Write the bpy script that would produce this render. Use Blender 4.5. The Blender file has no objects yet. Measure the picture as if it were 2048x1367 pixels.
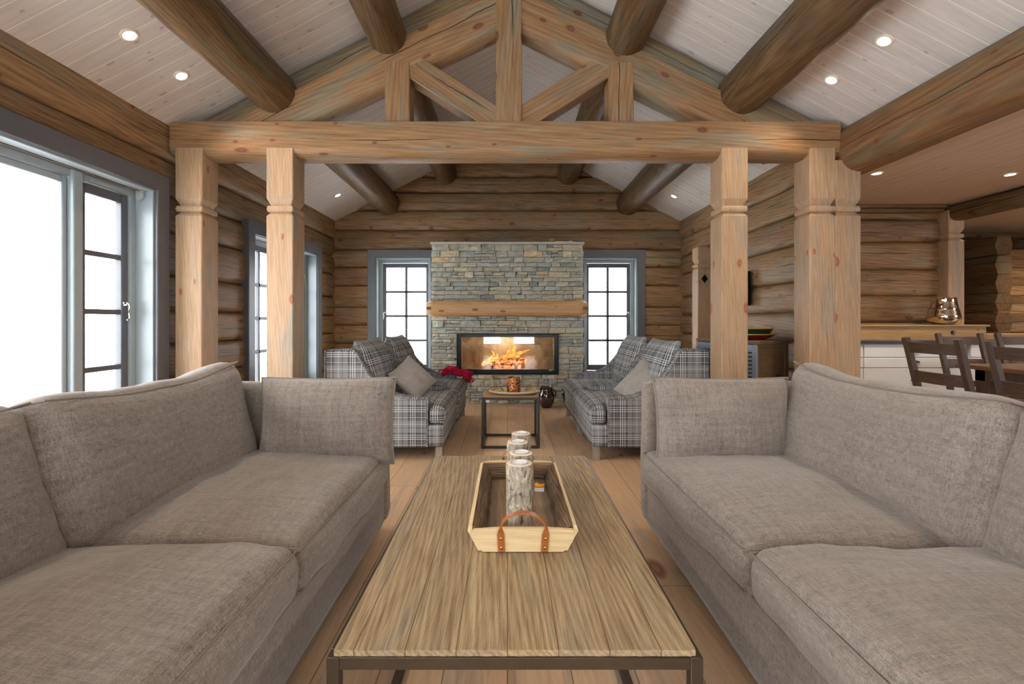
import bpy, bmesh, math, random
from mathutils import Vector, Matrix, noise
PI = math.pi
random.seed(7)
sc = bpy.context.scene
COL = sc.collection

# ------------------------------------------------------------------ camera
F = 930.0                       # focal length in pixels of the 2048 px frame
CAMZ = 1.1
cam_d = bpy.data.cameras.new('camera')
cam = bpy.data.objects.new('camera', cam_d); COL.objects.link(cam)
cam.location = (0, 0, CAMZ); cam.rotation_euler = (PI/2, 0, 0)
cam_d.sensor_width = 36.0; cam_d.lens = 36.0*F/2048
cam_d.shift_x = 9/2048; cam_d.shift_y = -43.5/2048
cam_d.clip_start = .02
sc.camera = cam

# ------------------------------------------------------------------ world, exposure
w = bpy.data.worlds.new('overcast_sky'); sc.world = w; w.use_nodes = True
wn = w.node_tree.nodes; bg = wn['Background']
bg.inputs[0].default_value = (.93, .97, 1.0, 1); bg.inputs[1].default_value = 8.0
sc.view_settings.view_transform = 'Standard'; sc.view_settings.look = 'None'
sc.view_settings.gamma = 1; sc.view_settings.exposure = 0.6
sc.view_settings.use_curve_mapping = False
try:
    sc.cycles.use_denoising = True
    sc.cycles.max_bounces = 10; sc.cycles.diffuse_bounces = 6
    sc.cycles.glossy_bounces = 4; sc.cycles.transparent_max_bounces = 12
    sc.cycles.sample_clamp_indirect = 6
except Exception: pass
WARM = (1.0, .80, .60)

# ------------------------------------------------------------------ helpers
def lin(h):
    h = h.lstrip('#')
    r = [int(h[i:i+2], 16)/255 for i in (0, 2, 4)]
    return tuple(c/12.92 if c <= .04045 else ((c+.055)/1.055)**2.4 for c in r) + (1,)

class MB:
    """collects geometry for one mesh; gc = grain coordinates, rnd = per piece random"""
    def __init__(s, T=None):
        s.v = []; s.f = []; s.g = []; s.r = []; s.T = T
    def add(s, verts, faces, gcs=None, rnd=None):
        if rnd is None: rnd = random.random()
        b = len(s.v)
        for i, p in enumerate(verts):
            p = Vector(p)
            s.g.append(tuple(gcs[i]) if gcs else tuple(p))
            s.v.append(tuple(s.T @ p) if s.T else tuple(p)); s.r.append(rnd)
        s.f += [tuple(b+i for i in f) for f in faces]
        return s
    def box(s, x0, x1, y0, y1, z0, z1, ax=0, rnd=None, bev=0.0, M=None):
        """box, ax = grain axis"""
        hx, hy, hz = (x1-x0)/2, (y1-y0)/2, (z1-z0)/2
        c = Vector(((x0+x1)/2, (y0+y1)/2, (z0+z1)/2))
        vs = []; fs = []
        if bev <= 0:
            for a in (-1, 1):
                for b in (-1, 1):
                    for d in (-1, 1): vs.append((a*hx, b*hy, d*hz))
            fs = [(0,1,3,2),(4,6,7,5),(0,4,5,1),(2,3,7,6),(0,2,6,4),(1,5,7,3)]
        else:
            bev = min(bev, hx*.95, hy*.95, hz*.95)
            idx = {}
            for a in (-1, 1):
                for b in (-1, 1):
                    for d in (-1, 1):
                        for k in range(3):
                            p = [a*(hx-bev), b*(hy-bev), d*(hz-bev)]
                            p[k] += (a, b, d)[k]*bev
                            idx[(a, b, d, k)] = len(vs); vs.append(tuple(p))
            for k in range(3):
                i, j = [q for q in range(3) if q != k]
                for sgn in (-1, 1):
                    q = []
                    for (u, v) in ((-1,-1),(1,-1),(1,1),(-1,1)):
                        t = [0,0,0]; t[k] = sgn; t[i] = u; t[j] = v
                        q.append(idx[(t[0],t[1],t[2],k)])
                    fs.append(tuple(q))
                for si in (-1, 1):
                    for sj in (-1, 1):
                        q = []
                        for (e, kk) in ((-1,i),(1,i),(1,j),(-1,j)):
                            t = [0,0,0]; t[k] = e; t[i] = si; t[j] = sj
                            q.append(idx[(t[0],t[1],t[2],kk)])
                        fs.append(tuple(q))
            for a in (-1, 1):
                for b in (-1, 1):
                    for d in (-1, 1): fs.append((idx[(a,b,d,0)], idx[(a,b,d,1)], idx[(a,b,d,2)]))
        out = []; gc = []
        o = [ax] + [k for k in range(3) if k != ax]
        for p in vs:
            q = c + Vector(p)
            if M: q = M @ q
            w_ = c + Vector(p)
            out.append(q); gc.append((w_[o[0]], w_[o[1]], w_[o[2]]))
        return s.add(out, fs, gc, rnd)
    def sweep(s, prof, p0, p1, up=(0,0,1), n=2, scale=None, wob=0.0, rnd=None, caps=True, off=None):
        """closed profile (u,v) swept from p0 to p1; v along up; scale(t)->(su,sv)"""
        p0 = Vector(p0); p1 = Vector(p1); d = p1-p0; L = d.length; d.normalize()
        up = Vector(up); up = (up - d*up.dot(d)).normalized(); side = d.cross(up)
        if rnd is None: rnd = random.random()
        vs = []; gc = []; fs = []; m = len(prof)
        for i in range(n+1):
            t = i/n
            su, sv = scale(t) if scale else (1, 1)
            ou, ov = off(t) if off else (0, 0)
            for (u, v) in prof:
                k = 1.0
                if wob:
                    k = 1+wob*noise.noise(Vector((t*L*1.3+rnd*50, u*3, v*3)))+wob*.5*noise.noise(Vector((t*L*4+rnd*50, u*9, v*9)))
                uu = u*su*k+ou; vv = v*sv*k+ov
                vs.append(p0+d*(t*L)+side*uu+up*vv); gc.append((t*L, uu, vv))
        for i in range(n):
            for j in range(m):
                a = i*m+j; b = i*m+(j+1) % m
                fs.append((a, b, b+m, a+m))
        if caps:
            fs.append(tuple(range(m))[::-1]); fs.append(tuple(n*m+j for j in range(m)))
        return s.add(vs, fs, gc, rnd)
    def tube(s, pts, r, seg=8, closed=False, rnd=None, flat=1.0, caps=True):
        pts = [Vector(p) for p in pts]; n = len(pts)
        if rnd is None: rnd = random.random()
        vs = []; gc = []; fs = []; L = 0; prev = None
        for i, p in enumerate(pts):
            if closed: t = pts[(i+1) % n]-pts[i-1]
            else: t = pts[min(i+1, n-1)]-pts[max(i-1, 0)]
            if t.length < 1e-9: t = Vector((0, 0, 1))
            t.normalize()
            if prev is None:
                a = Vector((0, 0, 1)) if abs(t.z) < .9 else Vector((1, 0, 0))
            else: a = prev
            nrm = (a - t*a.dot(t)).normalized(); prev = nrm; bi = t.cross(nrm)
            rr = r(i/max(n-1, 1)) if callable(r) else r
            for k in range(seg):
                an = 2*PI*k/seg
                vs.append(p+nrm*math.cos(an)*rr+bi*math.sin(an)*rr*flat)
                gc.append((L, math.cos(an)*rr, math.sin(an)*rr))
            if i < n-1: L += (pts[i+1]-p).length
        for i in range(n if closed else n-1):
            for k in range(seg):
                a = i*seg+k; b = i*seg+(k+1) % seg
                c = ((i+1) % n)*seg+(k+1) % seg; d = ((i+1) % n)*seg+k
                fs.append((a, b, c, d))
        if caps and not closed:
            fs.append(tuple(range(seg))[::-1]); fs.append(tuple((n-1)*seg+k for k in range(seg)))
        return s.add(vs, fs, gc, rnd)
    def lathe(s, prof, c=(0,0,0), seg=32, rnd=None, wob=None, caps=False):
        """prof (r,z) revolved about z; open profile"""
        if rnd is None: rnd = random.random()
        vs = []; gc = []; fs = []; n = len(prof)
        for i, (r, z) in enumerate(prof):
            for k in range(seg):
                an = 2*PI*k/seg
                rr = r*(wob(an, z) if wob else 1)
                vs.append((c[0]+rr*math.cos(an), c[1]+rr*math.sin(an), c[2]+z))
                gc.append((z, rr*math.cos(an), rr*math.sin(an)))
        for i in range(n-1):
            for k in range(seg):
                a = i*seg+k; b = i*seg+(k+1) % seg
                fs.append((a, b, b+seg, a+seg))
        if caps and prof[0][0] > 1e-5: fs.append(tuple(range(seg))[::-1])
        if caps and prof[-1][0] > 1e-5: fs.append(tuple((n-1)*seg+k for k in range(seg)))
        return s.add(vs, fs, gc, rnd)
    def build(s, name, mat, parent=None, smooth=False, recalc=True, merge=True, angle=40):
        me = bpy.data.meshes.new(name)
        me.from_pydata(s.v, [], s.f)
        a = me.attributes.new('gc', 'FLOAT_VECTOR', 'POINT')
        a.data.foreach_set('vector', [c for g in s.g for c in g])
        b = me.attributes.new('rnd', 'FLOAT', 'POINT')
        b.data.foreach_set('value', s.r)
        bm = bmesh.new(); bm.from_mesh(me)
        if merge: bmesh.ops.remove_doubles(bm, verts=bm.verts, dist=1e-6)
        if recalc: bmesh.ops.recalc_face_normals(bm, faces=bm.faces)
        bm.to_mesh(me); bm.free()
        if smooth:
            me.shade_smooth()
            try: me.set_sharp_from_angle(angle=math.radians(angle))
            except Exception: pass
        if mat.name.startswith('grey_plaid'):
            ga = me.attributes['gc'].data; wa = me.attributes.new('wn', 'FLOAT_VECTOR', 'FACE')
            for p in me.polygons:
                q = [Vector(ga[i].vector) for i in p.vertices]
                nn = Vector((0, 0, 0))
                for i in range(len(q)): nn += (q[i]-q[0]).cross(q[(i+1) % len(q)]-q[0])
                wa.data[p.index].vector = nn.normalized() if nn.length > 1e-12 else (0, 0, 1)
        me.materials.append(mat)
        o = bpy.data.objects.new(name, me); COL.objects.link(o)
        if parent: o.parent = parent
        return o

def thing(name, label, cat, loc=(0, 0, 0), rotz=0, group=None):
    o = bpy.data.objects.new(name, None); COL.objects.link(o)
    o.empty_display_size = .05
    o.location = loc; o.rotation_euler = (0, 0, rotz)
    o['label'] = label; o['category'] = cat
    if group: o['group'] = group
    return o
def tag(o, label, cat, group=None):
    o['label'] = label; o['category'] = cat
    if group: o['group'] = group
    return o
def struct(o):
    o['kind'] = 'structure'; return o
def copy_tree(o, parent=None):
    c = o.copy(); COL.objects.link(c); c.parent = parent
    for ch in list(o.children): copy_tree(ch, c)
    return c

# ------------------------------------------------------------------ materials
class NT:
    def __init__(s, name):
        s.m = bpy.data.materials.new(name); s.m.use_nodes = True
        s.t = s.m.node_tree; s.b = s.t.nodes['Principled BSDF']; s.out = s.t.nodes['Material Output']
    def n(s, typ, **kw):
        x = s.t.nodes.new(typ)
        for k, v in kw.items(): setattr(x, k, v)
        return x
    def L(s, a, b): s.t.links.new(a, b)
    def val(s, sock, v):
        if hasattr(v, 'is_output') or hasattr(v, 'links'): s.L(v, sock)
        else: sock.default_value = v
    def math(s, op, a, b=0.0, c=None, clamp=False):
        x = s.n('ShaderNodeMath', operation=op); x.use_clamp = clamp
        s.val(x.inputs[0], a); s.val(x.inputs[1], b)
        if c is not None: s.val(x.inputs[2], c)
        return x.outputs[0]
    def vmath(s, op, a, b=(0,0,0)):
        x = s.n('ShaderNodeVectorMath', operation=op)
        s.val(x.inputs[0], a)
        if op == 'SCALE': s.val(x.inputs[3], b)
        else: s.val(x.inputs[1], b)
        return x.outputs[0]
    def attr(s, name):
        return s.n('ShaderNodeAttribute', attribute_name=name)
    def noise(s, vec, scale=1, detail=3, rough=.55, dist=0, out=0):
        x = s.n('ShaderNodeTexNoise'); s.L(vec, x.inputs['Vector'])
        x.inputs['Scale'].default_value = scale; x.inputs['Detail'].default_value = detail
        x.inputs['Roughness'].default_value = rough; x.inputs['Distortion'].default_value = dist
        return x.outputs[out]
    def ramp(s, fac, stops, interp='LINEAR'):
        x = s.n('ShaderNodeValToRGB'); s.L(fac, x.inputs[0])
        e = x.color_ramp.elements; x.color_ramp.interpolation = interp
        while len(e) < len(stops): e.new(.5)
        for i, (p, c) in enumerate(stops):
            e[i].position = p; e[i].color = c if len(c) == 4 else (*c, 1)
        return x.outputs[0]
    def smooth(s, v, a, b, lo=0, hi=1):
        x = s.n('ShaderNodeMapRange', interpolation_type='SMOOTHSTEP')
        s.val(x.inputs[0], v); x.inputs[1].default_value = a; x.inputs[2].default_value = b
        x.inputs[3].default_value = lo; x.inputs[4].default_value = hi
        return x.outputs[0]
    def mix(s, fac, a, b, mode='MIX'):
        x = s.n('ShaderNodeMix', data_type='RGBA', blend_type=mode)
        s.val(x.inputs[0], fac); s.val(x.inputs[6], a); s.val(x.inputs[7], b)
        return x.outputs[2]
    def sep(s, vec):
        x = s.n('ShaderNodeSeparateXYZ'); s.L(vec, x.inputs[0]); return x.outputs
    def comb(s, a, b, c):
        x = s.n('ShaderNodeCombineXYZ')
        s.val(x.inputs[0], a); s.val(x.inputs[1], b); s.val(x.inputs[2], c); return x.outputs[0]
    def bump(s, h, strength=.3, dist=.01, prev=None):
        x = s.n('ShaderNodeBump'); x.inputs['Strength'].default_value = strength
        x.inputs['Distance'].default_value = dist; s.L(h, x.inputs['Height'])
        if prev: s.L(prev, x.inputs['Normal'])
        return x.outputs[0]
    def fin(s, color=None, rough=.6, normal=None, metal=0, spec=None):
        if color is not None: s.val(s.b.inputs['Base Color'], color)
        s.val(s.b.inputs['Roughness'], rough)
        if normal is not None: s.L(normal, s.b.inputs['Normal'])
        s.b.inputs['Metallic'].default_value = metal
        if spec is not None: s.b.inputs['Specular IOR Level'].default_value = spec
        return s.m

def wood(name, dark, light, grey=None, grey_amt=.4, knots=.5, rough=.62, gs=1.0, crack=0.0,
         boards=None, groove=None, blen=None, bump=.25, knot_col='4a2412', tint=.25, kscale=1.0, cath=.14, spec=.3, fine_amt=.25, con=.5):
    n = NT(name)
    gc = n.attr('gc').outputs['Vector']; rn = n.attr('rnd').outputs['Fac']
    gvec = gc; gmask = None
    if boards:
        x, y, z = n.sep(gc)
        q = n.math('DIVIDE', y, boards)
        bi = n.math('FLOOR', q); fr = n.math('FRACT', q)
        rn2 = n.n('ShaderNodeTexWhiteNoise', noise_dimensions='1D')
        n.L(n.math('ADD', bi, n.math('MULTIPLY', rn, 17.0)), rn2.inputs['W'])
        if blen:
            qq = n.math('ADD', n.math('DIVIDE', x, blen), n.math('MULTIPLY', rn2.outputs['Value'], 7.3))
            li = n.math('FLOOR', qq); lf = n.math('FRACT', qq)
            rn3 = n.n('ShaderNodeTexWhiteNoise', noise_dimensions='2D')
            n.L(n.comb(li, bi, 0), rn3.inputs['Vector'])
            rr = rn3.outputs['Value']
        else: rr = rn2.outputs['Value']
        e = n.math('MINIMUM', fr, n.math('SUBTRACT', 1, fr))
        e = n.math('MULTIPLY', e, boards)
        if blen:
            e2 = n.math('MULTIPLY', n.math('MINIMUM', lf, n.math('SUBTRACT', 1, lf)), blen)
            e = n.math('MINIMUM', e, e2)
        gmask = n.smooth(e, groove[0]*.5, groove[0], 1, 0)
        rn = rr
    off = n.comb(n.math('MULTIPLY', rn, 23.7), n.math('MULTIPLY', rn, 11.3), n.math('MULTIPLY', rn, 7.9))
    V = n.vmath('ADD', gc, off)
    V1 = n.vmath('MULTIPLY', V, (1.3*gs, 16*gs, 16*gs))
    grain = n.noise(V1, 2.2, 5, .62, .5)
    V2 = n.vmath('MULTIPLY', V, (7*gs, 170*gs, 170*gs))
    fine = n.noise(V2, 1, 2, .6)
    wv = n.n('ShaderNodeTexWave', wave_type='BANDS', bands_direction='DIAGONAL')
    n.L(n.vmath('MULTIPLY', V, (.5*gs, 7*gs, 7*gs)), wv.inputs['Vector'])
    wv.inputs['Scale'].default_value = 3.2; wv.inputs['Distortion'].default_value = 7
    wv.inputs['Detail'].default_value = 2.5; wv.inputs['Detail Scale'].default_value = .8
    g = n.math('ADD', n.math('MULTIPLY', grain, 1-cath-fine_amt), n.math('ADD', n.math('MULTIPLY', wv.outputs['Fac'], cath*.8), n.math('MULTIPLY', fine, fine_amt)))
    col = n.ramp(g, [(.30-.12*(1-con), lin(dark)), (.66+.15*(1-con), lin(light))])
    if grey:
        pt = n.noise(n.vmath('MULTIPLY', V, (.9, 4.5, 4.5)), 1.6, 3, .6, .4)
        pm = n.smooth(pt, .58-.3*grey_amt, .82-.3*grey_amt)
        col = n.mix(n.math('MULTIPLY', pm, .75), col, n.mix(1.0, lin(grey), n.ramp(g, [(.3, (.6,.6,.6,1)), (.65, (1.15,1.15,1.15,1))]), 'MULTIPLY'))
    h = g
    if knots > 0:
        vo = n.n('ShaderNodeTexVoronoi', feature='F1', voronoi_dimensions='2D'); vo.inputs['Scale'].default_value = 1
        kx, ky, kz = n.sep(n.vmath('ADD', V, n.vmath('SCALE', n.noise(n.vmath('MULTIPLY', V, (6, 14, 14)), 1, 2, .5, 0, 1), .02)))
        n.L(n.comb(n.math('MULTIPLY', kx, 2.6*kscale), n.math('MULTIPLY', n.math('ADD', ky, kz), 5.5*kscale), 0), vo.inputs['Vector'])
        d = vo.outputs['Distance']; cs = n.n('ShaderNodeSeparateColor'); n.L(vo.outputs['Color'], cs.inputs[0])
        on = n.math('LESS_THAN', cs.outputs[0], knots)
        kr = n.math('MULTIPLY_ADD', n.math('POWER', cs.outputs[1], 2), .10, .045)
        km = n.math('MULTIPLY', n.smooth(n.math('DIVIDE', d, kr), .75, 1.15, 1, 0), on)
        halo = n.math('MULTIPLY', n.smooth(n.math('DIVIDE', d, kr), 1.0, 3.2, .55, 0), on)
        col = n.mix(halo, col, n.mix(.45, lin(dark), lin(light)))
        ring = n.math('MULTIPLY', n.math('ADD', n.math('SINE', n.math('MULTIPLY', n.math('DIVIDE', d, kr), 9)), 1), .12)
        col = n.mix(n.math('MULTIPLY', km, .85), col, n.mix(ring, lin(knot_col), lin(light)))
    if crack > 0:
        x, y, z = n.sep(V)
        xx, y0, z0 = n.sep(gc)
        nn = n.noise(n.comb(n.math('MULTIPLY', x, 2.2), 0, n.math('MULTIPLY', rn, 31)), 1, 4, .6)
        cen = n.math('MULTIPLY', n.math('SUBTRACT', nn, .5), .05)
        o2 = n.math('MULTIPLY', n.math('SUBTRACT', rn, .5), .06)
        for cc in (z0,):
            dd = n.math('ABSOLUTE', n.math('SUBTRACT', n.math('SUBTRACT', cc, cen), o2))
            ww = n.math('MULTIPLY', n.smooth(n.noise(n.comb(n.math('MULTIPLY', x, 1.3), 4, rn), 1, 3), .38, .62), .0042*crack)
            cm = n.math('LESS_THAN', dd, ww)
            col = n.mix(n.math('MULTIPLY', cm, .85), col, lin('1c120a'))
    tn = n.math('MULTIPLY_ADD', n.math('SUBTRACT', n.math('FRACT', n.math('MULTIPLY', rn, 91.7)), .5), tint, 1.0)
    col = n.mix(1.0, col, n.comb(tn, tn, tn), 'MULTIPLY')
    nrm = n.bump(h, bump, .006)
    if gmask is not None:
        col = n.mix(n.math('MULTIPLY', gmask, groove[2]), col, lin(groove[1]))
        nrm = n.bump(n.math('SUBTRACT', 1, gmask), .5, .004, nrm)
    return n.fin(col, rough, nrm, 0, spec)

def plain(name, col, rough=.5, metal=0, spec=None, nz=0.0, nscale=20, coat=0, bump=0.0):
    n = NT(name); c = lin(col) if isinstance(col, str) else col
    nrm = None
    gc = n.attr('gc').outputs['Vector']
    if nz:
        f = n.noise(gc, nscale, 3)
        a = tuple(max(0, x*(1-nz)) for x in c[:3])+(1,); b = tuple(min(1, x*(1+nz)) for x in c[:3])+(1,)
        col_ = n.ramp(f, [(.3, a), (.7, b)])
    else: col_ = c
    if bump: nrm = n.bump(n.noise(gc, nscale*2, 3), bump, .004)
    n.fin(col_, rough, nrm, metal, spec)
    if coat: n.b.inputs['Coat Weight'].default_value = coat
    return n.m

def linen(name, dark, light, warm):
    n = NT(name); gc = n.attr('gc').outputs['Vector']
    a = n.noise(n.vmath('MULTIPLY', gc, (38, 520, 520)), 1, 3, .7)
    b = n.noise(n.vmath('MULTIPLY', gc, (520, 38, 520)), 1, 3, .7)
    c = n.noise(n.vmath('MULTIPLY', gc, (520, 520, 38)), 1, 3, .7)
    sl = n.noise(n.vmath('MULTIPLY', gc, (5, 60, 60)), 1, 3, .6)
    sl2 = n.noise(n.vmath('MULTIPLY', gc, (60, 5, 60)), 1, 3, .6)
    f = n.math('ADD', n.math('MULTIPLY', n.math('ADD', n.math('ADD', a, b), c), .26), n.math('MULTIPLY', n.math('ADD', sl, sl2), .11))
    col = n.ramp(f, [(.40, lin(dark)), (.585, lin(light))])
    big = n.noise(gc, 2.2, 3, .6)
    col = n.mix(n.smooth(big, .4, .72, 0, .35), col, lin(warm))
    wr = n.noise(gc, 14, 3, .55, .6)
    nrm = n.bump(f, .55, .0025); nrm = n.bump(wr, .22, .012, nrm)
    n.fin(col, .95, nrm, 0, .1)
    n.b.inputs['Sheen Weight'].default_value = .25
    n.b.inputs['Sheen Roughness'].default_value = .5
    return n.m

def plaid(name):
    n = NT(name); gc = n.attr('gc').outputs['Vector']
    x, y, z = n.sep(gc)
    geo = n.n('ShaderNodeNewGeometry')
    def stripes(c, per, ph):
        f = n.math('FRACT', n.math('ADD', n.math('DIVIDE', c, per), ph))
        D = (.028,.029,.034,1); M = (.105,.108,.116,1); Lg = (.27,.27,.268,1); W = (.76,.77,.76,1)
        st = [(0,D),(.05,W),(.075,D),(.125,W),(.15,D),(.20,W),(.225,D),(.30,Lg),(.46,M),(.50,Lg),(.60,W),(.615,Lg),(.74,M),(.80,D),(.84,W),(.86,D),(.90,M)]
        return n.ramp(f, st, 'CONSTANT')
    sx = stripes(x, .235, .1); sy = stripes(y, .235, .45); sz = stripes(z, .215, .27)
    # dominant axis of the surface chooses the two thread directions
    dn = n.attr('wn').outputs['Vector']
    ax, ay, az = [n.math('ABSOLUTE', q) for q in n.sep(dn)]
    mx = n.math('MULTIPLY', n.math('GREATER_THAN', ax, ay), n.math('GREATER_THAN', ax, az))
    mz = n.math('MULTIPLY', n.math('GREATER_THAN', az, ax), n.math('GREATER_THAN', az, ay))
    def weave(a, b): return n.mix(.2, n.mix(.5, a, b), n.mix(1.0, a, b, 'LIGHTEN'))
    cxz = weave(sx, sz); cyz = weave(sy, sz); cxy = weave(sx, sy)
    col = n.mix(mx, cxz, cyz); col = n.mix(mz, col, cxy)
    fz = n.noise(gc, 420, 2, .6)
    col = n.mix(.22, col, n.ramp(fz, [(.3, (.02,.02,.02,1)), (.7, (.30,.29,.28,1))]))
    nrm = n.bump(fz, .4, .002)
    n.fin(col, .92, nrm, 0, .1)
    return n.m

def glassm(name, tint=(1,1,1,1), rough=0.0, ior=1.45, kk=1.0):
    n = NT(name); n.t.nodes.remove(n.b)
    tr = n.n('ShaderNodeBsdfTransparent'); tr.inputs[0].default_value = tint
    gl = n.n('ShaderNodeBsdfGlossy'); gl.inputs['Roughness'].default_value = rough
    geo = n.n('ShaderNodeNewGeometry'); dp = n.n('ShaderNodeVectorMath', operation='DOT_PRODUCT')
    n.L(geo.outputs['Normal'], dp.inputs[0]); n.L(geo.outputs['Incoming'], dp.inputs[1])
    c1 = n.math('SUBTRACT', 1, n.math('ABSOLUTE', dp.outputs['Value']), clamp=True)
    fres = n.math('MULTIPLY_ADD', n.math('POWER', c1, 5), .96, .04)
    mx = n.n('ShaderNodeMixShader')
    n.L(n.math('MULTIPLY', fres, kk, clamp=True), mx.inputs[0]); n.L(tr.outputs[0], mx.inputs[1]); n.L(gl.outputs[0], mx.inputs[2])
    n.L(mx.outputs[0], n.out.inputs[0]); return n.m

def emit(name, col, st):
    n = NT(name); n.b.inputs['Base Color'].default_value = (0,0,0,1)
    n.b.inputs['Emission Color'].default_value = (*col, 1); n.b.inputs['Emission Strength'].default_value = st
    return n.m

M = {}
M['log'] = wood('log_wall_wood', '5a442e', 'a27c54', '837762', .42, .5, .55, 1.0, 1.0, tint=.35, bump=.3, con=.9, knot_col='5a2814')
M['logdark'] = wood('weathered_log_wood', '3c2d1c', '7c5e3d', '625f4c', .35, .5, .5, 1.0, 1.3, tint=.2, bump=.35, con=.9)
M['beam'] = wood('hewn_beam_wood', '6c4e33', 'a47c53', '817a66', .45, .5, .55, .9, 1.0, tint=.12, bump=.25, con=.7, knot_col='5a2a16')
M['beamd'] = wood('dark_side_beam_wood', '583e27', '8c6541', '6a6450', .4, .45, .5, .9, 1.0, tint=.1, bump=.25, con=.8, knot_col='5a2a16')
M['chord'] = wood('grey_rafter_wood', '5a4b36', '8f7858', '77786a', .6, .4, .55, .9, 1.0, tint=.1, bump=.3, con=.8)
M['post'] = wood('planed_post_wood', '8c6f54', 'ba9977', '90897a', .35, .4, .5, 1.3, 0, tint=.06, bump=.12, con=.55, knot_col='8a4426', kscale=.9)
M['ceil'] = wood('whitewashed_ceiling_boards', 'c0b6ae', 'd8d0c9', None, 0, .6, .55, .8, 0, .105, (.004, 'efe6da', .9), None, .06, 'a2978e', .05, 1.7, .1, con=.5)  # pale grooves: light caught in the V joints, painted into the colour
M['ceil2'] = wood('whitewashed_flat_ceiling_boards', 'b5a392', 'cdbdac', None, 0, .4, .5, .8, 0, .095, (.004, 'e6d8c8', .7), None, .06, 'a08f84', .05, 1.7, .1, con=.5)  # groove colour likewise brightened as if catching light
M['floor'] = wood('oak_floor_boards', 'b59373', 'd3b18d', 'a39c90', .3, .3, .40, 1.1, 0, .2, (.0025, '5c4838', .7), 2.3, .1, '7a4a2a', .1, .6, .12, con=.6)
M['table'] = wood('reclaimed_table_wood', '6a563c', 'b39c78', '8a8270', .4, .12, .62, 1.7, 0, .098, (.0014, '4a3a26', .7), None, 1.0, '6a5236', .14, 1.0, .16, .2, .34, con=1.0)
M['trayw'] = wood('pale_tray_wood', 'c4a477', 'e2ca9f', None, 0, .15, .55, 1.6, 0, tint=.08, bump=.2)
M['trayb'] = wood('tray_floor_wood', '7c6650', 'a68e74', None, 0, 0, .55, 1.6, 0, tint=.08, bump=.2)
M['bark'] = wood('dark_bark_side', '33271d', '94785a', '5c5146', .4, 0, .8, 2.4, 0, tint=.1, bump=1.0, cath=.2, con=1.0)
M['mantel'] = wood('mantel_log_wood', 'a87a4c', 'd2a678', None, 0, .35, .5, 1.0, .6, tint=.05, bump=.15, con=.6, knot_col='6a3a1c')
M['darkwood'] = wood('dark_stained_wood', '2a1f19', '5c4738', '4c4644', .35, .1, .45, 1.6, 0, tint=.15, bump=.3)
M['brownwood'] = wood('brown_cabinet_wood', '55402c', '86694c', '6a6250', .3, .1, .55, 1.3, 0, tint=.1, bump=.3)
M['ledge'] = wood('oiled_pine_ledge', '7d5f3c', 'ae8b5c', None, 0, .25, .55, 1.3, 0, tint=.06, bump=.2)
M['linen'] = linen('taupe_linen', '504943', '9c9186', '84776b')
M['piping'] = plain('taupe_piping', '81766c', .9, 0, .1)
M['greyfab'] = linen('grey_cushion_linen', '77706a', 'a8a098', '958c82')
M['plaid'] = plaid('grey_plaid_wool')
M['legw'] = wood('grey_washed_leg', '7a6e62', 'a5988a', None, 0, 0, .6, 1.5, 0, tint=.05)
M['frame'] = plain('charcoal_window_paint', '56575c', .35, 0, .5, .05, 8)
M['sash'] = plain('daylit_sash_grey', '97a1a5', .3, 0, .5)  # reveal grey lightened, grazing window light put into the paint
M['glass'] = glassm('window_glass')
M['glassf'] = glassm('firebox_glass', (.93,.90,.86,1), 0, 1.5, 3.0)
M['chrome'] = plain('polished_chrome', 'd8d4cc', .15, 1)
M['brass'] = plain('brass', 'a8925a', .3, 1)
M['blackm'] = plain('black_steel', '141619', .28, .6)
M['bronze'] = plain('bronze_painted_steel', '4b4034', .42, .75, None, .15, 12)
M['steel'] = plain('dark_grey_steel', '3a3835', .4, .7)
M['white'] = plain('white_paint', 'e8e8e6', .4)
M['stonecap'] = plain('limestone_cap', 'b9b2a4', .7, 0, .3, .1, 15)
M['lampw'] = emit('lamp_light', (1.0, .82, .55), 14)
M['lens'] = M['lampw']; M['ring'] = plain('cream_lamp_ring', 'e2d6c6', .4)

def stonem():
    n = NT('slate_ledgestone'); gc = n.attr('gc').outputs['Vector']; rn = n.attr('rnd').outputs['Fac']
    base = n.ramp(rn, [(0, lin('8d928a')), (.15, lin('b0aea0')), (.3, lin('9ea299')), (.45, lin('bab19c')), (.6, lin('a5a394')), (.75, lin('c4b69b')), (.88, lin('aaaea5')), (1, lin('c9ae8a'))], 'LINEAR')
    off = n.vmath('ADD', gc, n.comb(n.math('MULTIPLY', rn, 31), n.math('MULTIPLY', rn, 17), n.math('MULTIPLY', rn, 5)))
    a = n.noise(n.vmath('MULTIPLY', off, (7, 30, 30)), 1, 5, .7, .6)
    b = n.noise(off, 60, 4, .7)
    rust = n.noise(n.vmath('MULTIPLY', off, (4, 12, 12)), 1, 3, .6)
    col = n.mix(n.smooth(rust, .52, .72, 0, .4), base, lin('b09c7c'))
    col = n.mix(1.0, col, n.ramp(n.math('ADD', n.math('MULTIPLY', a, .7), n.math('MULTIPLY', b, .3)), [(.3, (.70,.70,.68,1)), (.68, (1.38,1.38,1.37,1))]), 'MULTIPLY')
    nrm = n.bump(a, .8, .012); nrm = n.bump(b, .35, .004, nrm)
    return n.fin(col, .85, nrm, 0, .25)
M['stone'] = stonem()
M['mortar'] = plain('stone_joint_grey', '5a5750', .95, 0, .1)  # dark grey core colour in the joints between stones

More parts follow.
